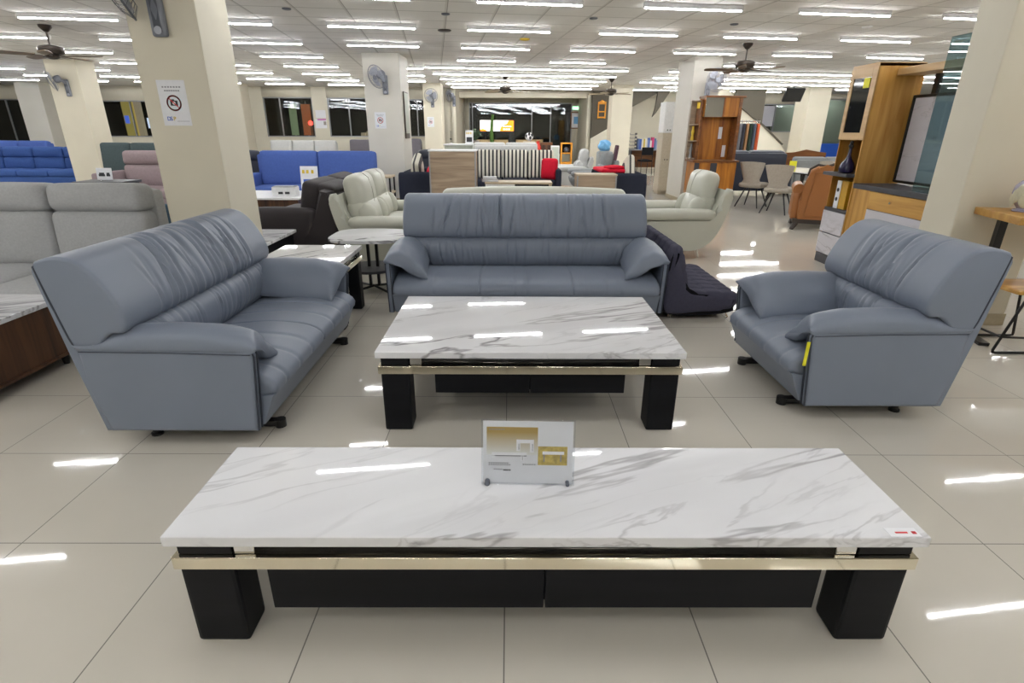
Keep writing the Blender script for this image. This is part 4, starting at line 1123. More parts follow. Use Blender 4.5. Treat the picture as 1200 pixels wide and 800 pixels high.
def screen():
    t = thing('advertising_screen', 'lit white and orange advertising screen before the far window', 'screen', (-.5, 24.2, 0))
    bm = B(); bx(bm, (0, .03, 1.585), (1.46, .06, .47), .004); obj('bezel', bm, 'black_metal', t)
    bm = B(); bx(bm, (-.02, -.004, 1.585), (1.38, .008, .41)); sc = obj('display', bm, 'screen_white', t)
    bm = B(); prism(bm, [(.10, 1.38), (.67, 1.38), (.67, 1.79), (.46, 1.79), (.38, 1.66), (.20, 1.60), (.12, 1.50)], 'xz', -.012, -.008); obj('orange_shape', bm, 'screen_orange', sc)
    bm = B(); prism(bm, [(-.71, 1.38), (-.71, 1.44), (-.62, 1.47), (-.50, 1.44), (-.42, 1.38)], 'xz', -.012, -.008); obj('orange_shape', bm, 'screen_orange', sc)
    bm = B()
    for x in (.28, .38, .48): bx(bm, (x, -.013, 1.45), (.07, .003, .05))
    bx(bm, (.40, -.013, 1.56), (.34, .003, .03)); obj('caption', bm, 'screen_white', sc)
    for x in (-.5, .5):
        bm = B(); bx(bm, (x, .06, .68), (.05, .05, 1.36)); obj('stand_post', bm, 'black_metal', t)
        bm = B(); bx(bm, (x, .06, .012), (.1, .5, .024)); obj('stand_foot', bm, 'black_metal', t)
M['screen_white'] = emit('screen_white', srgb(250, 246, 240), 1.0)
M['screen_orange'] = emit('screen_orange', srgb(246, 120, 20), 1.0)
screen()
def rattan_chair(label, loc, rz):
    t = thing('rattan_chair', label, 'chair', loc, rz, 'woven chairs by the far window')
    bm = B(); pad(bm, (0, 0, .45), (.5, .48, .1), .04, (0, 0, .02), n=8); obj('seat', bm, 'rattan', t)
    bm = B(); rings = []
    for i in range(9):
        z = .46+.62*i/8; r = []
        for k in range(13):
            a = PI*(k/12)*1.0; r.append((.27*math.cos(a), .02+.22*math.sin(a), z))
        for k in range(12, -1, -1):
            a = PI*(k/12)*1.0; r.append((.24*math.cos(a), .0+.20*math.sin(a), z))
        rings.append(r)
    loft(bm, rings); obj('backrest', bm, 'rattan', t, 60)
    for sx in (-1, 1):
        for sy in (-1, 1):
            bm = B(); cyl(bm, (sx*.2, sy*.18, 0), (sx*.2, sy*.18, .42), .02, n=8); obj('leg', bm, 'rattan', t)
    return t
r0 = rattan_chair('woven chair at the left end of the far white table', (-1.02, 22.4, 0), PI+.1)
dup(r0, (-.32, 22.2, 0), PI, 'woven chair with back to us at the middle of the far white table')
dup(r0, (.52, 22.3, 0), PI-.3, 'woven chair at the right of the far white table')
dup(r0, (1.05, 22.8, 0), -.6, 'woven chair farthest right before the far window')
def far_table():
    t = thing('far_table', 'white table among the woven chairs by the far window', 'table', (-.35, 22.95, 0))
    bm = B(); bx(bm, (0, 0, .93), (1.5, .8, .04), .006); obj('tabletop', bm, 'white_board', t)
    for sx in (-1, 1):
        for sy in (-1, 1):
            bm = B(); bx(bm, (sx*.68, sy*.34, .455), (.05, .05, .91)); obj('leg', bm, 'white_board', t)
far_table()
def ball_vase():
    t = thing('ball_sculpture', 'black and white ball sculpture on the far pale stand', 'sculpture', (.70, 20.6, 1.06))
    bm = B(); lathe(bm, [(.001, 0)]+[(.14*math.sin(PI*i/12), .15-.14*math.cos(PI*i/12)) for i in range(1, 12)]+[(.001, .29)], n=20); obj('ball', bm, 'paper', t)
    bm = B()
    for a, z in ((-1.6, .24), (-.8, .2), (-2.4, .17), (-1.3, .12)):
        T = at(.125*math.cos(a), .125*math.sin(a), z); pad(bm, (0, 0, 0), (.08, .06, .07), .02, n=4, T=T)
    obj('dark_patches', bm, 'ink', t)
ball_vase()
bm = B(); bx(bm, (0, 0, .53), (.4, .4, 1.06), .01); o = obj('pale_stand', bm, 'taupe_light'); o.location = (.70, 20.6, 0); tag(o, 'pale square stand under the ball sculpture', 'stand')
# desk with books by the stairs
def desk():
    t = thing('office_desk', 'long desk with a row of books under the stairs', 'desk', (5.05, 21.15, 0))
    bm = B(); bx(bm, (0, 0, .775), (1.35, .6, .03), .004); obj('desktop', bm, 'alu', t)
    bm = B(); bx(bm, (0, .2, .45), (1.25, .03, .60)); obj('modesty_panel', bm, 'teak_edge', t)
    for s in (-1, 1):
        bm = B(); bx(bm, (s*.63, 0, .38), (.04, .54, .76), .003); obj('side_panel', bm, 'slate', t)
desk()
rng = random.Random(11)
cols = [srgb(60, 90, 170), srgb(220, 214, 200), srgb(210, 180, 60), srgb(90, 110, 150), srgb(200, 60, 110), srgb(150, 160, 190), srgb(230, 226, 220), srgb(70, 80, 110), srgb(190, 150, 170)]
names = ['blue', 'white', 'yellow', 'slate-blue', 'pink', 'pale blue', 'ivory', 'navy', 'mauve']
BM = [plain(n.replace('-', '_').replace(' ', '_')+'_book_cover', c, .6) for n, c in zip(names, cols)]
seq = [3, 0, 1, 2, 1, 5, 0, 6, 4, 3, 5, 7]
x = 4.68; cnt = {}
ordn = ['first', 'second', 'third', 'fourth']
for k, i in enumerate(seq):
    w = rng.uniform(.045, .075); h = rng.uniform(.30, .42)
    cnt[i] = cnt.get(i, 0)+1
    many = seq.count(i) > 1
    lab = ('%s %s binder from the left in the row on the desk' % (ordn[cnt[i]-1], names[i])) if many else ('only %s binder in the row on the desk' % names[i])
    t = thing('binder', lab, 'book', (x+w/2, 21.2, .79), 0, 'binders on the desk under the stairs')
    bm = B(); bx(bm, (0, 0, h/2), (w-.008, .22, h-.01)); obj('pages', bm, 'paper', t)
    bm = B(); bx(bm, (0, -.113, h/2), (w, .006, h)); bx(bm, (w/2-.002, 0, h/2), (.004, .23, h)); bx(bm, (-w/2+.002, 0, h/2), (.004, .23, h)); obj('cover', bm, BM[i], t)
    x += w+.006
def trays():
    t = thing('letter_tray', 'stack of dark letter trays at the left end of the desk', 'tray', (4.47, 21.1, .79))
    for k in range(5):
        bm = B(); bx(bm, (0, 0, .02+.12*k), (.26, .3, .012)); bx(bm, (-.125, 0, .05+.12*k), (.01, .3, .06)); bx(bm, (.125, 0, .05+.12*k), (.01, .3, .06)); obj('tray', bm, 'fan_dark', t)
    for s in (-1, 1):
        bm = B(); bx(bm, (s*.125, .14, .28), (.012, .012, .56)); obj('post', bm, 'steel', t)
trays()
def black_chair(label, loc, rz):
    t = thing('folding_desk_chair', label, 'chair', loc, rz, 'black desk chairs')
    bm = B(); pad(bm, (0, 0, .44), (.42, .4, .05), .02, n=6); obj('seat', bm, 'black_cloth', t)
    bm = B(); pad(bm, (0, .2, .76), (.42, .04, .26), .018, (0, .02, 0), n=6); obj('backrest', bm, 'black_cloth', t)
    for s in (-1, 1):
        bm = B(); tube(bm, [(s*.2, .21, .86), (s*.2, .18, .44), (s*.2, .24, 0)], .012, 6); obj('frame_leg', bm, 'black_metal', t)
        bm = B(); tube(bm, [(s*.19, -.18, .42), (s*.19, -.22, 0)], .012, 6); obj('frame_leg', bm, 'black_metal', t)
    return t
k0 = black_chair('black chair at the left of the book-lined desk', (4.80, 20.3, 0), PI+.15)
dup(k0, (5.42, 20.35, 0), PI-.1, 'black chair at the right of the book-lined desk')
# clothes on a rail
def rail():
    t = thing('clothes_rail', 'metal clothes rail under the sloping stair beside the amber hutch', 'rack', (6.50, 16.2, 0))
    for s in (-1, 1):
        bm = B(); cyl(bm, (s*.42, 0, 0), (s*.42, 0, 1.70), .014, n=8); obj('post', bm, 'steel', t)
        bm = B(); bx(bm, (s*.42, 0, .012), (.04, .4, .024), .004); obj('foot', bm, 'black_metal', t)
    bm = B(); cyl(bm, (-.44, 0, 1.69), (.44, 0, 1.69), .014, n=8); obj('rail', bm, 'steel', t)
rail()
gc = [('red', srgb(190, 50, 44)), ('black', srgb(30, 30, 32)), ('grey', srgb(120, 120, 124)), ('charcoal', srgb(62, 62, 70)), ('tan', srgb(160, 120, 84)), ('dark green', srgb(48, 66, 56)), ('slate', srgb(86, 92, 104)), ('orange', srgb(200, 90, 50))]
for k, (n, c) in enumerate(gc):
    xx = 6.16+.097*k
    t = thing('garment', '%s garment hanging on the clothes rail' % n, 'clothing', (xx, 16.2, 0), 0, 'clothes on the rail')
    bm = B(); tube(bm, [(0, 0, 1.70), (0, .01, 1.73), (0, -.015, 1.70), (0, 0, 1.66)], .004, 5); tube(bm, [(0, -.2, 1.58), (0, 0, 1.66), (0, .2, 1.58)], .006, 5); obj('hanger', bm, 'steel', t)
    def fn(o, u, k=k): return o + Vector((.012*math.sin(o.y*24+k)*(1-u[2])*.5, 0, 0))
    bm = B(); pad(bm, (0, 0, 1.26-.03*(k % 3)), (.07, .42, .74+.06*(k % 3)), .03, (.012, 0, 0), n=8, fn=fn); obj('cloth', bm, plain(n.replace(' ', '_')+'_cloth', c, .9), t)
# ------------------------------------------------------------------ setting: room shell
CEIL = 2.80
EXPO = 1.62
bm = B(); bx(bm, (-2, 9, -.05), (46, 40, .1)); struct(obj('floor', bm, floor_mat()))
bm = B(); bx(bm, (-2, 9, CEIL+.05), (46, 40, .1)); struct(obj('ceiling', bm, ceiling_mat()))
# rows of ceiling lamps, turned a little against the floor tiles
A = math.radians(7.3)
U = Vector((math.cos(A), math.sin(A), 0)); V = Vector((-math.sin(A), math.cos(A), 0))
def lamp_proto():
    t = thing('ceiling_lamp', 'bare white fluorescent tube lamp on the panelled ceiling', 'lamp', (0, 0, 0), A, 'fluorescent ceiling lamps in rows')
    bm = B(); bx(bm, (0, 0, CEIL-.026), (1.20, .034, .052), .003, 1)
    for s in (-1, 1): bx(bm, (s*.594, 0, CEIL-.050), (.018, .026, .036), .004, 1)
    obj('housing', bm, 'lamp_white', t)
    bm = B(); prism(bm, [(.0125*math.cos(PI+PI*i/8), CEIL-.0525+.0125*math.sin(PI+PI*i/8)) for i in range(9)], 'yz', -.585, .585); obj('tube', bm, 'tube', t)
    return t
COLS = [(-2.70, -2.20, 4.40, 4.89), (3.325, 3.95, 4.10, 4.44), (-2.84, -2.13, 11.70, 12.65), (3.62, 4.16, 11.88, 12.95), (-10.05, -9.38, 13.15, 13.75), (-2.76, -2.19, 19.0, 19.7), (10.03, 10.76, 19.9, 20.8), (3.36, 4.02, 19.4, 20.1), (-16.15, -15.35, 19.6, 20.3), (-9.2, -8.72, 19.3, 20.0)]
def blocked(c):
    for k in range(-6, 7):
        q = c + U*(.1*k)
        if any(a-.12 < q.x < b+.12 and y0-.30 < q.y < y1+.12 for a, b, y0, y1 in COLS): return True
    return False
spots = []
for k in range(-6, 8):
    for j in range(-10, 9):
        c = Vector((.225, 6.99, 0)) + V*(1.83*k) + U*(1.91*j)
        if c.y < -3.5 or c.y > 20.3: continue
        if k == -2 and abs(c.x) < 3.3: continue
        lim = 5.5 if c.y < 2 else 4.5+.92*c.y
        if c.y > 0 and c.x < 0: lim = 17.5
        if abs(c.x) > lim: continue
        if c.y > 13.2 and -2.4 < c.x < 16: continue
        spots.append(c)
for y in (13.98, 15.55, 17.1, 18.7, 20.2):
    for x0, n in ((-1.35, 4), (4.4, 7)):
        for i in range(n):
            if x0 > 0 and y+.15*(x0+1.19*i) > 21.6: continue
            spots.append(Vector((x0+1.19*i, y+.128*(x0+1.19*i), 0)))
first = None
spots = [c for c in spots if not blocked(c)]
for c in spots:
    if first is None: first = lamp_proto(); first.location = c
    else: dup(first, c)
print('lamps', len(spots))
# ------------------------------------------------------------------ columns, walls, windows
def column(n, x0, x1, y0, y1, mat='column'):
    bm = B(); bx(bm, ((x0+x1)/2, (y0+y1)/2, CEIL/2), (x1-x0, y1-y0, CEIL), .012, 2); o = obj('column_%d' % n, bm, mat); struct(o)
    bm = B(); bx(bm, ((x0+x1)/2, (y0+y1)/2, .05), (x1-x0+.016, y1-y0+.016, .10), .003, 1); struct(obj('baseboard_column_%d' % n, bm, 'skirting'))
M['alu_pale'] = plain('pale_grey_blind', srgb(186, 186, 196), .6)
M['green_white'] = plain('pale_green_wall', srgb(178, 186, 168), .7)
M['skirting'] = plain('beige_skirting', srgb(176, 164, 138), .4)
column(1, -2.70, -2.20, 4.40, 4.89)
column(2, 3.325, 3.95, 4.10, 4.44)
column(3, -2.84, -2.13, 11.70, 12.65, 'column_cool')
column(4, 3.62, 4.16, 11.88, 12.95, 'column_cool')
column(5, -10.05, -9.38, 13.15, 13.75)
column(6, -2.76, -2.19, 19.0, 19.7)
column(7, 10.03, 10.76, 19.9, 20.8)
column(8, 3.36, 4.02, 19.4, 20.1)
column(9, -16.15, -15.35, 19.6, 20.3, 'column_cool')
column(10, -9.2, -8.72, 19.3, 20.0)
def wall_with_openings(name, y, x0, x1, ops, mat='wall', th=.16):
    bm = B(); x = x0
    for (a, b, z0, z1) in sorted(ops):
        if a > x: bx(bm, ((x+a)/2, y+th/2, CEIL/2), (a-x, th, CEIL))
        bx(bm, ((a+b)/2, y+th/2, z0/2), (b-a, th, z0)); bx(bm, ((a+b)/2, y+th/2, (z1+CEIL)/2), (b-a, th, CEIL-z1)); x = b
    bx(bm, ((x+x1)/2, y+th/2, CEIL/2), (x1-x, th, CEIL)); struct(obj(name, bm, mat))
WIN = [(-19.6, -16.0, .55, 2.36), (-14.5, -12.4, 1.13, 2.33), (-8.72, -6.98, 1.16, 2.47), (-6.46, -4.2, 1.17, 2.46), (-3.75, -2.35, 1.18, 2.42)]
wall_with_openings('wall_back_left', 21.0, -24.5, -1.9, WIN)
def window(n, y, x0, x1, z0, z1, mull=(), th=.16):
    bm = B(); f = .035
    for (a, b, c, d) in ((x0, x1, z0, z0+f), (x0, x1, z1-f, z1), (x0, x0+f, z0, z1), (x1-f, x1, z0, z1)):
        bx(bm, ((a+b)/2, y+.07, (c+d)/2), (b-a, .07, d-c))
    for m in mull: bx(bm, (m, y+.07, (z0+z1)/2), (f, .06, z1-z0))
    fr = struct(obj('window_%d' % n, bm, 'alu'))
    bm = B(); bx(bm, ((x0+x1)/2, y+.075, (z0+z1)/2), (x1-x0-.02, .008, z1-z0-.02)); p_ = obj('window_pane', bm, 'pane', fr)
    bm = B(); bx(bm, ((x0+x1)/2, y+.0, z0-.01), (x1-x0+.02, .10, .02), .004); obj('window_sill', bm, 'wall', fr)
for i, wn in enumerate(WIN): window(i+1, 21.0, *wn, mull=[(wn[0]+wn[1])/2] if i < 2 else [wn[0]+.33*(wn[1]-wn[0])])
# alcove with the big far window
ALC = [(-1.72, 2.66, .45, 2.50)]
wall_with_openings('wall_alcove', 25.0, -1.9, 3.05, ALC)
window(6, 25.0, *ALC[0], mull=[-1.58, .95, 1.75])
bm = B(); bx(bm, (-1.98, 23.0, CEIL/2), (.16, 4.2, CEIL)); struct(obj('wall_alcove_left', bm, 'wall'))
bm = B(); bx(bm, (2.98, 23.6, CEIL/2), (.14, 3.0, CEIL)); struct(obj('wall_alcove_right', bm, 'wall'))
bm = B(); bx(bm, (.55, 22.6, 2.67), (4.9, .25, .22)); struct(obj('trim_1', bm, 'wall'))
# right back wall with stairs in front
R_OP = [(9.70, 11.25, 1.40, 2.42), (11.5, 14.2, .95, 2.6)]
wall_with_openings('wall_back_right', 23.0, 3.05, 17.5, R_OP)
window(7, 23.0, *R_OP[0], mull=[10.40]); window(8, 23.0, *R_OP[1], mull=[12.3])
bm = B(); bx(bm, (-24.5, 9, CEIL/2), (.2, 24.4, CEIL)); struct(obj('wall_left', bm, 'wall'))
bm = B(); bx(bm, (17.6, 9.8, CEIL/2), (.2, 26.6, CEIL)); struct(obj('wall_right', bm, 'wall'))
bm = B(); bx(bm, (-3.4, -4.2, CEIL/2), (42, .2, CEIL)); struct(obj('wall_front', bm, 'wall'))
# stair flanks: dark olive stairwell panels above pale sloping stringers
def slab(name, poly, y, th, mat): 
    bm = B(); prism(bm, poly, 'xz', y, y+th); return struct(obj(name, bm, mat))
slab('trim_2', [(3.07, 1.14), (3.07, 2.78), (3.90, 2.78), (3.90, 1.60)], 22.0, .12, 'stair_dark')
slab('trim_3', [(3.07, 0), (3.07, 1.14), (4.15, 1.74), (4.15, 0)], 21.95, .2, 'wall')
slab('trim_4', [(3.98, 2.78), (3.98, 1.95), (4.66, 2.30), (5.55, 2.76), (5.55, 2.78)], 22.0, .12, 'stair_dark')
slab('trim_5', [(5.45, 2.78), (5.90, 2.78), (5.45, 2.05), (5.32, 1.9), (5.40, 2.2)], 21.9, .12, 'stair_dark')
slab('trim_6', [(7.84, 2.80), (8.88, 2.80), (8.885, 1.647), (8.596, 1.841), (8.02, 2.25), (7.80, 2.60)], 20.6, .12, 'stair_dark')
slab('trim_7', [(5.9, 0), (5.9, 2.80), (7.6, 2.80), (8.06, 2.254), (8.64, 1.843), (8.93, 1.648), (9.80, .97), (10.2, .40), (10.2, 0)], 20.75, .2, 'wall')
bm = B(); tube(bm, [(8.60, 20.72, 1.87), (8.93, 20.72, 1.675), (9.80, 20.72, .99)], .035, 4); struct(obj('trim_8', bm, 'stair_dark'))
bm = B(); bx(bm, (12.75, 22.3, .5), (2.9, .5, 1.0), .01); o = obj('reception_counter', bm, 'blue_counter'); tag(o, 'bright blue counter by the glazed right back wall', 'counter')
bm = B(); bx(bm, (10.13, 23.05, 1.98), (.46, .02, .74), .002, 1); o = obj('roller_blind', bm, 'alu_pale'); tag(o, 'pale grey blind in the left part of the dark window behind the stairs', 'blind')
# brightly lit room behind the glazed right wall
bm = B(); bx(bm, (13.0, 24.6, 1.4), (4.0, .12, 2.8)); struct(obj('wall_interior', bm, 'green_white'))
for k, xx in enumerate((12.0, 13.1)):
    o = dup(first, (xx, 23.9, 0), 0)
# night outside
bm = B(); bx(bm, (-3, 33, -.05), (60, 20, .1)); struct(obj('ground_exterior', bm, 'night'))
bm = B(); bx(bm, (-3, 31, 3), (60, .2, 6)); struct(obj('wall_exterior', bm, 'night'))
def shopfront():
    t = thing('lit_shop_front', 'lit yellow and green shop front outside the left window', 'shop', (-14.8, 24.5, 0))
    bm = B(); bx(bm, (-1.05, .2, 1.4), (.42, .3, 2.3), .01); obj('yellow_wall', bm, 'lit_yellow', t)
    bm = B(); bx(bm, (-1.12, .03, 1.75), (.16, .05, .30), .004); obj('blue_sign', bm, 'lit_blue', t)
    bm = B(); bx(bm, (-.70, .24, 1.5), (.22, .2, 1.9), .01); obj('grey_pillar', bm, 'lit_dim', t)
    bm = B(); bx(bm, (-.05, .2, 1.5), (.42, .2, 1.9), .01); obj('green_banner', bm, 'lit_green', t)
    bm = B(); bx(bm, (-.22, .05, 1.62), (.16, .06, .40), .01); obj('white_sign', bm, 'lit_white', t)
    bm = B(); bx(bm, (.62, .2, 1.5), (.22, .2, 1.8), .01); obj('violet_banner', bm, 'lit_violet', t)
    bm = B(); bx(bm, (-.2, .1, 2.62), (2.6, .2, .16), .01); obj('blue_fascia', bm, 'lit_blue', t)
M['lit_violet'] = emit('lit_violet_banner', srgb(110, 96, 130), .3)
M['lit_yellow'] = emit('lit_yellow_wall', srgb(190, 168, 90), .22); M['lit_blue'] = emit('lit_blue_sign', srgb(80, 110, 220), .4)
M['lit_green'] = emit('lit_green_banner', srgb(150, 170, 130), .16); M['lit_white'] = emit('lit_white_sign', srgb(220, 230, 255), .5)
M['lit_orange'] = emit('lit_orange_banner', srgb(196, 110, 50), .12); M['lit_red'] = emit('red_lamp', (1, .03, .02), 4.); M['lit_dim'] = emit('dim_lit_shelf', srgb(190, 170, 140), .2)
shopfront()
for nm, lab, x, m, w in (('hanging_banner', 'pale green banner hanging outside the window behind the blue sofa', -8.25, 'lit_green', .28), ('hanging_banner', 'orange banner hanging outside the window behind the blue sofa', -7.75, 'lit_orange', .34)):
    t = thing(nm, lab, 'banner', (x, 22.5, 0))
    bm = B(); bx(bm, (0, 0, 1.75), (w, .02, 1.1), .002, 1); obj('cloth', bm, m, t)
    bm = B(); cyl(bm, (0, .03, 0), (0, .03, 2.4), .02); obj('pole', bm, 'alu', t)
t = thing('signal_lamp', 'small red lamp glowing outside the window', 'lamp', (-7.42, 21.9, 0))
bm = B(); lathe(bm, [(.001, 1.55)]+[(.08*math.sin(PI*i/8), 1.63-.08*math.cos(PI*i/8)) for i in range(1, 8)]+[(.001, 1.71)], n=14); obj('lamp_glass', bm, 'lit_red', t)
bm = B(); cyl(bm, (0, .02, 0), (0, .02, 1.56), .02); obj('post', bm, 'black_metal', t)
t = thing('outdoor_shelf', 'dimly lit shelf of beige goods outside the window left of the square column', 'shelf', (-5.1, 22.6, 0))
bm = B(); bx(bm, (0, 0, 1.08), (1.5, .4, .04)); bx(bm, (0, 0, .5), (1.4, .36, 1.0)); obj('shelf_board', bm, 'black_wood', t)
for k in range(6):
    bm = B(); bx(bm, (-.55+.22*k, 0, 1.10+.10+.03*(k % 2)), (.17, .2, .2+.06*(k % 2)), .02); obj('goods', bm, 'lit_dim', t)

# ------------------------------------------------------------------ ceiling fans
def ceiling_fan(label, loc, rz, body='bronze', blade='blade_wood', n=5):
    t = thing('ceiling_fan', label, 'fan', loc, rz, 'ceiling fans')
    bm = B(); lathe(bm, [(.085, CEIL), (.08, CEIL-.03), (.03, CEIL-.085), (.018, CEIL-.09)], n=20); obj('canopy', bm, body, t)
    bm = B(); cyl(bm, (0, 0, CEIL-.09), (0, 0, 2.53), .013); obj('rod', bm, body, t)
    bm = B(); lathe(bm, [(.03, 2.55), (.12, 2.535), (.155, 2.52), (.16, 2.46), (.14, 2.43), (.10, 2.42)], n=24); obj('motor', bm, body, t)
    bm = B(); lathe(bm, [(.095, 2.42), (.085, 2.385), (.05, 2.365), (.012, 2.36)], n=18); obj('hub', bm, body, t)
    for k in range(n):
        T = RZ(2*PI*k/n)
        bm = B(); bx(bm, (.15, 0, 2.405), (.16, .035, .012), .002, 1, T=T); br = obj('blade_bracket', bm, body, t)
        bm = B(); pts = [(.20, -.045), (.35, -.058), (.58, -.062), (.645, -.045), (.66, 0), (.645, .045), (.58, .062), (.35, .058), (.20, .045)]
        r0 = [T @ Vector((x, y, 2.405+y*.22)) for x, y in pts]; r1 = [T @ Vector((x, y, 2.413+y*.22)) for x, y in pts]
        loft(bm, [r0, r1]); obj('blade', bm, blade, br)
    return t
ceiling_fan('dark ceiling fan above the left cream columns', (-6.64, 8.90, 0), .15)
ceiling_fan('brown ceiling fan near the amber hutch on the right', (3.97, 10.23, 0), .5)
ceiling_fan('small ceiling fan in front of the far window', (-.12, 16.45, 0), .1, blade='blade_pale')
ceiling_fan('small ceiling fan before the dark stair wall', (2.9, 17.06, 0), .35, blade='blade_pale')

# ------------------------------------------------------------------ wall fans
def wall_fan(label, loc, rz, yaw, tilt, body='fan_plastic', cage='fan_plastic', bladem='fan_clear'):
    """mounted on a face looking toward local -y"""
    t = thing('wall_fan', label, 'fan', loc, rz, 'oscillating wall fans')
    bm = B(); pad(bm, (0, -.02, -.06), (.11, .04, .34), .019, (0, .006, 0), n=8); b0 = obj('wall_bracket', bm, body, t)
    bm = B(); bx(bm, (0, -.041, -.10), (.055, .008, .20), .006); obj('control_panel', bm, 'fan_dark', b0)
    bm = B(); cyl(bm, (0, -.044, -.19), (0, -.05, -.19), .026, n=16); obj('dial', bm, 'fan_clear', b0)
    bm = B(); tube(bm, [(0, -.03, .03), (0, -.09, .06), (0, -.12, .10)], .03, 10); obj('neck', bm, body, t)
    T = at(0, -.13, .13, RZ(yaw) @ RX(tilt))
    bm = B(); lathe(bm, [(.03, 0), (.07, .02), (.075, .10), (.05, .15)], n=18)
    for v in bm.verts: v.co = T @ (RX(PI/2) @ v.co)
    obj('motor_housing', bm, body, t)
    C0 = T @ Vector((0, -.20, 0))
    bm = B(); R = .205
    def P(r, a, d): return T @ Vector((r*math.cos(a), -.20-d, r*math.sin(a)))
    n = 28
    tube(bm, [P(R, 2*PI*i/36, 0) for i in range(36)], .007, 5, True)
    for r, d in ((.15, .035), (.09, .048)): tube(bm, [P(r, 2*PI*i/24, d) for i in range(24)], .0025, 4, True)
    for i in range(n):
        a = 2*PI*i/n
        tube(bm, [P(.04, a, .05), P(.13, a+.06, .042), P(R, a+.12, 0)], .0016, 3)
        tube(bm, [P(.06, a, -.07), P(.15, a-.05, -.06), P(R, a-.1, 0)], .0016, 3)
    lathe_pts = [P(.045, 2*PI*i/16, .05) for i in range(16)]
    r0 = ring(bm, lathe_pts); r1 = ring(bm, [P(.045, 2*PI*i/16, .056) for i in range(16)]); bridge(bm, r0, r1); cap(bm, r1); cap(bm, r0)
    obj('cage', bm, cage, t)
    for k in range(3):
        bm = B(); rings = []
        for i in range(8):
            rr = .03+.15*i/7; wdt = .5+.35*math.sin(PI*i/8)
            rings.append([P(rr, 2*PI*k/3+s*wdt, -.02+s*.022+o) for s in (-1, 0, 1) for o in (0.,)] + [P(rr, 2*PI*k/3+s*wdt, -.024+s*.022) for s in (1, 0, -1)])
        loft(bm, rings); obj('blade', bm, bladem, t)
    return t
wall_fan('grey wall fan on the near cream column, cut by the top edge', (-2.465, 4.40, 2.27), 0, -1.1, .5, cage='fan_dark')
wall_fan('grey wall fan on the cream column under the dark ceiling fan', (-9.66, 13.15, 2.30), 0, -.95, .35)
wall_fan('grey wall fan on the square column behind the blue sofa', (-2.42, 11.70, 2.30), 0, -.55, .35)
wall_fan('grey wall fan facing us on the far left-centre column', (-2.46, 19.0, 2.32), 0, 0, .15)
wall_fan('grey wall fan on the corner of the alcove wall beside the far window', (-1.95, 20.9, 2.42), 0, -.9, .1)
wall_fan('pale wall fan above the amber hutch', (3.93, 11.88, 2.22), 0, .25, .0, 'fan_clear', 'fan_clear')
wall_fan('small grey wall fan at the left of the window behind the blue sofa', (-8.95, 19.3, 2.35), 0, .3, .2)

# ------------------------------------------------------------------ notices and pictures
def notice(label, loc, rz, w, h):
    t = thing('notice', label, 'notice', loc, rz, 'no photography notices on the columns')
    bm = B(); bx(bm, (0, -.0012, 0), (w, .002, h)); pz = obj('sheet', bm, 'paper', t)
    bm = B(); n = 36; R0, R1 = w*.265, w*.215; cz = h*.0
    f = lambda r, i: (r*math.cos(2*PI*i/n), -.0032, cz+r*math.sin(2*PI*i/n))
    a = ring(bm, [f(R0, i) for i in range(n)]); b = ring(bm, [f(R1, i) for i in range(n)])
    bridge(bm, a, b)
    bmesh.ops.solidify(bm, geom=bm.faces[:], thickness=.0006)
    bx(bm, (0, -.0036, cz), (R1*2, .0008, w*.035), T=at(0, 0, cz, RY(PI/4)) @ at(0, 0, -cz)); obj('prohibition_ring', bm, 'red_ink', pz)
    bm = B(); bx(bm, (0, -.0028, cz), (w*.26, .0008, w*.17)); bx(bm, (-.03*w, -.0028, cz+w*.10), (w*.10, .0008, w*.05)); c = obj('camera_symbol', bm, 'ink', pz)
    bm = B(); cyl(bm, (0, -.0030, cz), (0, -.0036, cz), w*.055, n=16); obj('camera_lens', bm, 'paper', c)
    bm = B()
    for zz, m_ in ((h*.35, .30), (h*.27, .24)):
        for k in range(7):
            xx = -w*m_ + 2*w*m_*k/6; bx(bm, (xx, -.0026, zz), (w*.06, .0008, h*.03))
    for k in range(8): bx(bm, (w*.02+k*w*.055, -.0026, -h*.40), (w*.035, .0008, h*.012))
    obj('small_print', bm, 'ink_grey', pz)
    for s, x, m in (('D', -.36, 'blue_ink'), ('S', -.245, 'blue_ink'), ('P', -.135, 'yellow_ink')):
        cu = bpy.data.curves.new('lettering', 'FONT'); cu.body = s; cu.size = h*.125; cu.extrude = .0005; cu.offset = .0005
        tmp = bpy.data.objects.new('lettering_outline', cu)
        me = bpy.data.meshes.new_from_object(tmp); me.name = 'lettering'
        bpy.data.objects.remove(tmp); bpy.data.curves.remove(cu)
        o = bpy.data.objects.new('lettering', me); COL.objects.link(o); o.parent = pz; cu = me; o.location = (x*w, -.003, -h*.385); o.rotation_euler = (PI/2, 0, 0); cu.materials.clear(); cu.materials.append(M[m])
    return t
notice('white no-photography notice with red ring on the near left cream column', (-2.48, 4.40, 1.613), 0, .205, .31)
notice('white no-photography notice on the square column behind the blue sofa', (-2.57, 11.70, 1.60), 0, .22, .30)
notice('white no-photography notice on the far left-centre column', (-2.55, 19.0, 1.66), 0, .22, .30)
t = thing('framed_board', 'narrow framed board on the right side of the square column', 'picture', (-2.13, 12.1, 1.70), PI/2)
bm = B(); bx(bm, (0, -.014, 0), (.46, .024, .88), .004); obj('frame', bm, 'bronze', t)
bm = B(); bx(bm, (0, -.028, .04), (.40, .004, .76)); obj('picture', bm, 'pale_green', t)
t = thing('wall_papers', 'pinkish notice sheets on the pillar between the two windows', 'notice', (-6.72, 21.0, 1.72))
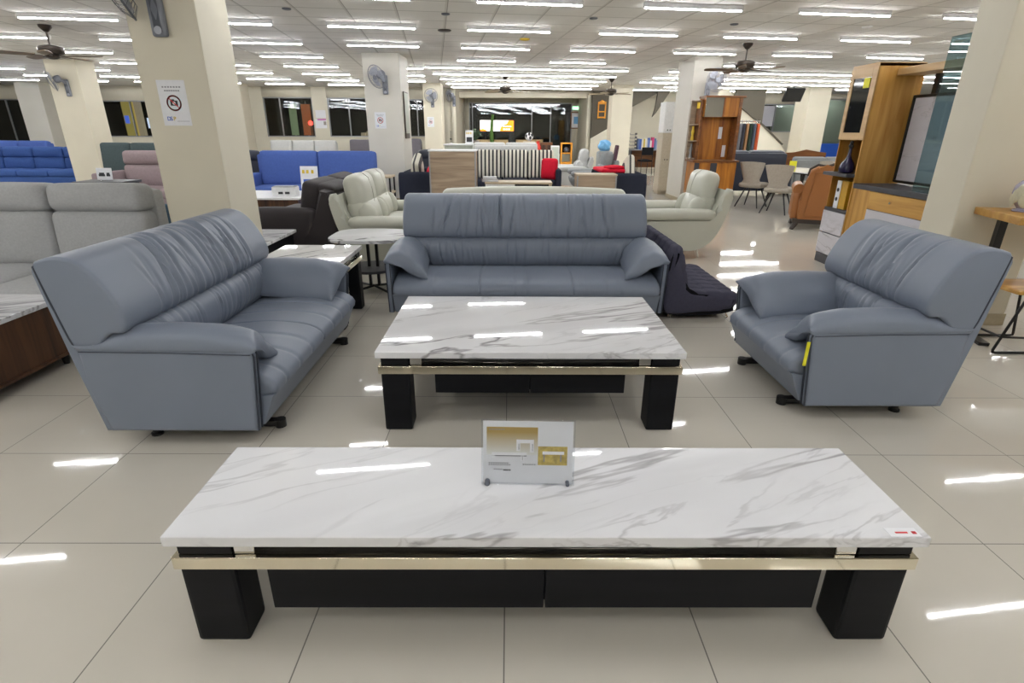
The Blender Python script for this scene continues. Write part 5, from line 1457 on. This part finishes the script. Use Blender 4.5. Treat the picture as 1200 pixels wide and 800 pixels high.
for k, (x, z, w, h, m) in enumerate(((0, .2, .36, .26, 'paper'), (-.02, -.12, .4, .3, 'paper'), (.02, .02, .3, .06, 'pink_ink'), (.12, -.1, .09, .12, 'taupe'))):
    bm = B(); bx(bm, (x, -.004-.003*(m != 'paper'), z), (w, .003, h)); obj('sheet', bm, m, t)
M_pk = None
t = thing('exit_sign', 'green exit sign on the alcove wall beside the far window', 'sign', (2.82, 24.98, 2.30))
bm = B(); bx(bm, (0, -.03, 0), (.36, .05, .15), .006); obj('sign_case', bm, 'white_board', t)
bm = B(); bx(bm, (0, -.058, 0), (.33, .006, .12)); obj('lit_face', bm, 'exit_green', t)
t = thing('framed_picture', 'wood-framed blue picture under the green exit sign', 'picture', (2.84, 24.98, 1.82))
bm = B()
for (x, z, w, h) in ((0, .31, .48, .04), (0, -.31, .48, .04), (-.22, 0, .04, .58), (.22, 0, .04, .58)): bx(bm, (x, -.02, z), (w, .03, h), .004)
obj('frame', bm, 'teak_edge', t)
bm = B(); bx(bm, (0, -.012, 0), (.42, .01, .60)); s_ = obj('mount', bm, 'paper', t)
bm = B(); bx(bm, (.02, -.019, .0), (.26, .005, .28)); obj('picture', bm, 'sky_plastic', s_)
t = thing('hanging_lattice', 'yellow wooden lattice frame hanging on the dark stair wall', 'wall decoration', (3.43, 21.98, 2.13))
bm = B()
for (x, z, w, h) in ((-.13, 0, .04, .58), (.13, 0, .04, .58), (0, .22, .26, .04), (0, -.05, .26, .04), (0, -.25, .26, .05)): bx(bm, (x, -.025, z), (w, .04, h), .004)
pts = [(-.15, .27), (-.08, .30), (0, .35), (.08, .30), (.15, .27), (.15, .24), (-.15, .24)]
prism(bm, pts, 'xz', -.045, -.01); obj('lattice', bm, 'orange_wood', t)
def monitor():
    t = thing('hanging_monitor', 'black monitor tilted down from the ceiling by the right far column', 'screen', (9.35, 19.6, 0), 0)
    T = at(0, 0, 2.55, RX(.5) @ RY(-.0))
    bm = B(); bx(bm, (0, 0, 0), (.62, .06, .44), .01, T=T); obj('case', bm, 'black_metal', t)
    bm = B(); bx(bm, (0, -.033, 0), (.56, .006, .38), T=T); obj('display', bm, 'black_glass', t)
    bm = B(); cyl(bm, (0, .05, 2.55), (0, .05, CEIL), .02); obj('ceiling_bracket', bm, 'black_metal', t)
monitor()
# ceiling discs
for k, (x, y, m, r) in enumerate(((-2.71, 7.63, 'fan_dark', .055), (-.81, 7.89, 'fan_dark', .055), (1.09, 8.11, 'fan_dark', .055), (3.06, 8.47, 'fan_dark', .055), (4.66, 10.46, 'lamp_white', .06), (4.96, 8.60, 'lamp_white', .07))):
    bm = B(); lathe(bm, [(r, CEIL), (r, CEIL-.008), (r*.8, CEIL-.016), (r*.3, CEIL-.02)], n=18); o = obj('ceiling_vent_cap', bm, m)
    o.location = (x, y, 0)
    tag(o, ('small dark round cap in the ceiling panels' if m == 'fan_dark' else 'small white round detector in the ceiling panels'), 'cap' if m == 'fan_dark' else 'detector', 'dark ceiling caps' if m == 'fan_dark' else 'white ceiling detectors')
for lab, x, y, m, r in (('brown oval patch fitting on the ceiling between lamps', -.96, 9.11, 'bronze', .10), ('yellow round detector on the ceiling', .24, 9.88, 'yellow_ink', .08)):
    bm = B(); lathe(bm, [(r, CEIL), (r, CEIL-.01), (r*.8, CEIL-.022), (r*.2, CEIL-.026)], n=20); o = obj('smoke_detector', bm, m); o.location = (x, y, 0); tag(o, lab, 'detector')
# ------------------------------------------------------------------ camera
def make_cam():
    f, pit, yaw, roll, H = 637.518, math.radians(21.2799), math.radians(.35763), math.radians(.30641), 1.44389
    cy, sy = math.cos(yaw), math.sin(yaw)
    fwd = Vector((sy*math.cos(pit), cy*math.cos(pit), -math.sin(pit))); right = Vector((cy, -sy, 0)); up = right.cross(fwd)
    r2 = right*math.cos(roll)+up*math.sin(roll); u2 = -right*math.sin(roll)+up*math.cos(roll)
    m = Matrix((r2, u2, -fwd)).transposed().to_4x4(); m.translation = (0, 0, H)
    cd = bpy.data.cameras.new('camera'); c = bpy.data.objects.new('camera', cd); COL.objects.link(c)
    c.matrix_world = m; cd.sensor_width = 36; cd.sensor_fit = 'HORIZONTAL'; cd.lens = f/1200*36; cd.clip_end = 200; cd.clip_start = .05
    S.camera = c
make_cam()
w = bpy.data.worlds.new('night'); S.world = w; w.use_nodes = True
w.node_tree.nodes['Background'].inputs[0].default_value = (.01, .012, .016, 1); w.node_tree.nodes['Background'].inputs[1].default_value = .3
vs = S.view_settings; vs.view_transform = 'Standard'; vs.look = 'None'; vs.gamma = 1; vs.use_curve_mapping = False; vs.exposure = EXPO
S.display_settings.display_device = 'sRGB'
cy_ = S.cycles
try:
    cy_.use_denoising = True; cy_.max_bounces = 8; cy_.diffuse_bounces = 4; cy_.glossy_bounces = 4; cy_.transparent_max_bounces = 12
    cy_.use_light_tree = True; cy_.sample_clamp_indirect = 8; cy_.caustics_reflective = False; cy_.caustics_refractive = False
except Exception: pass
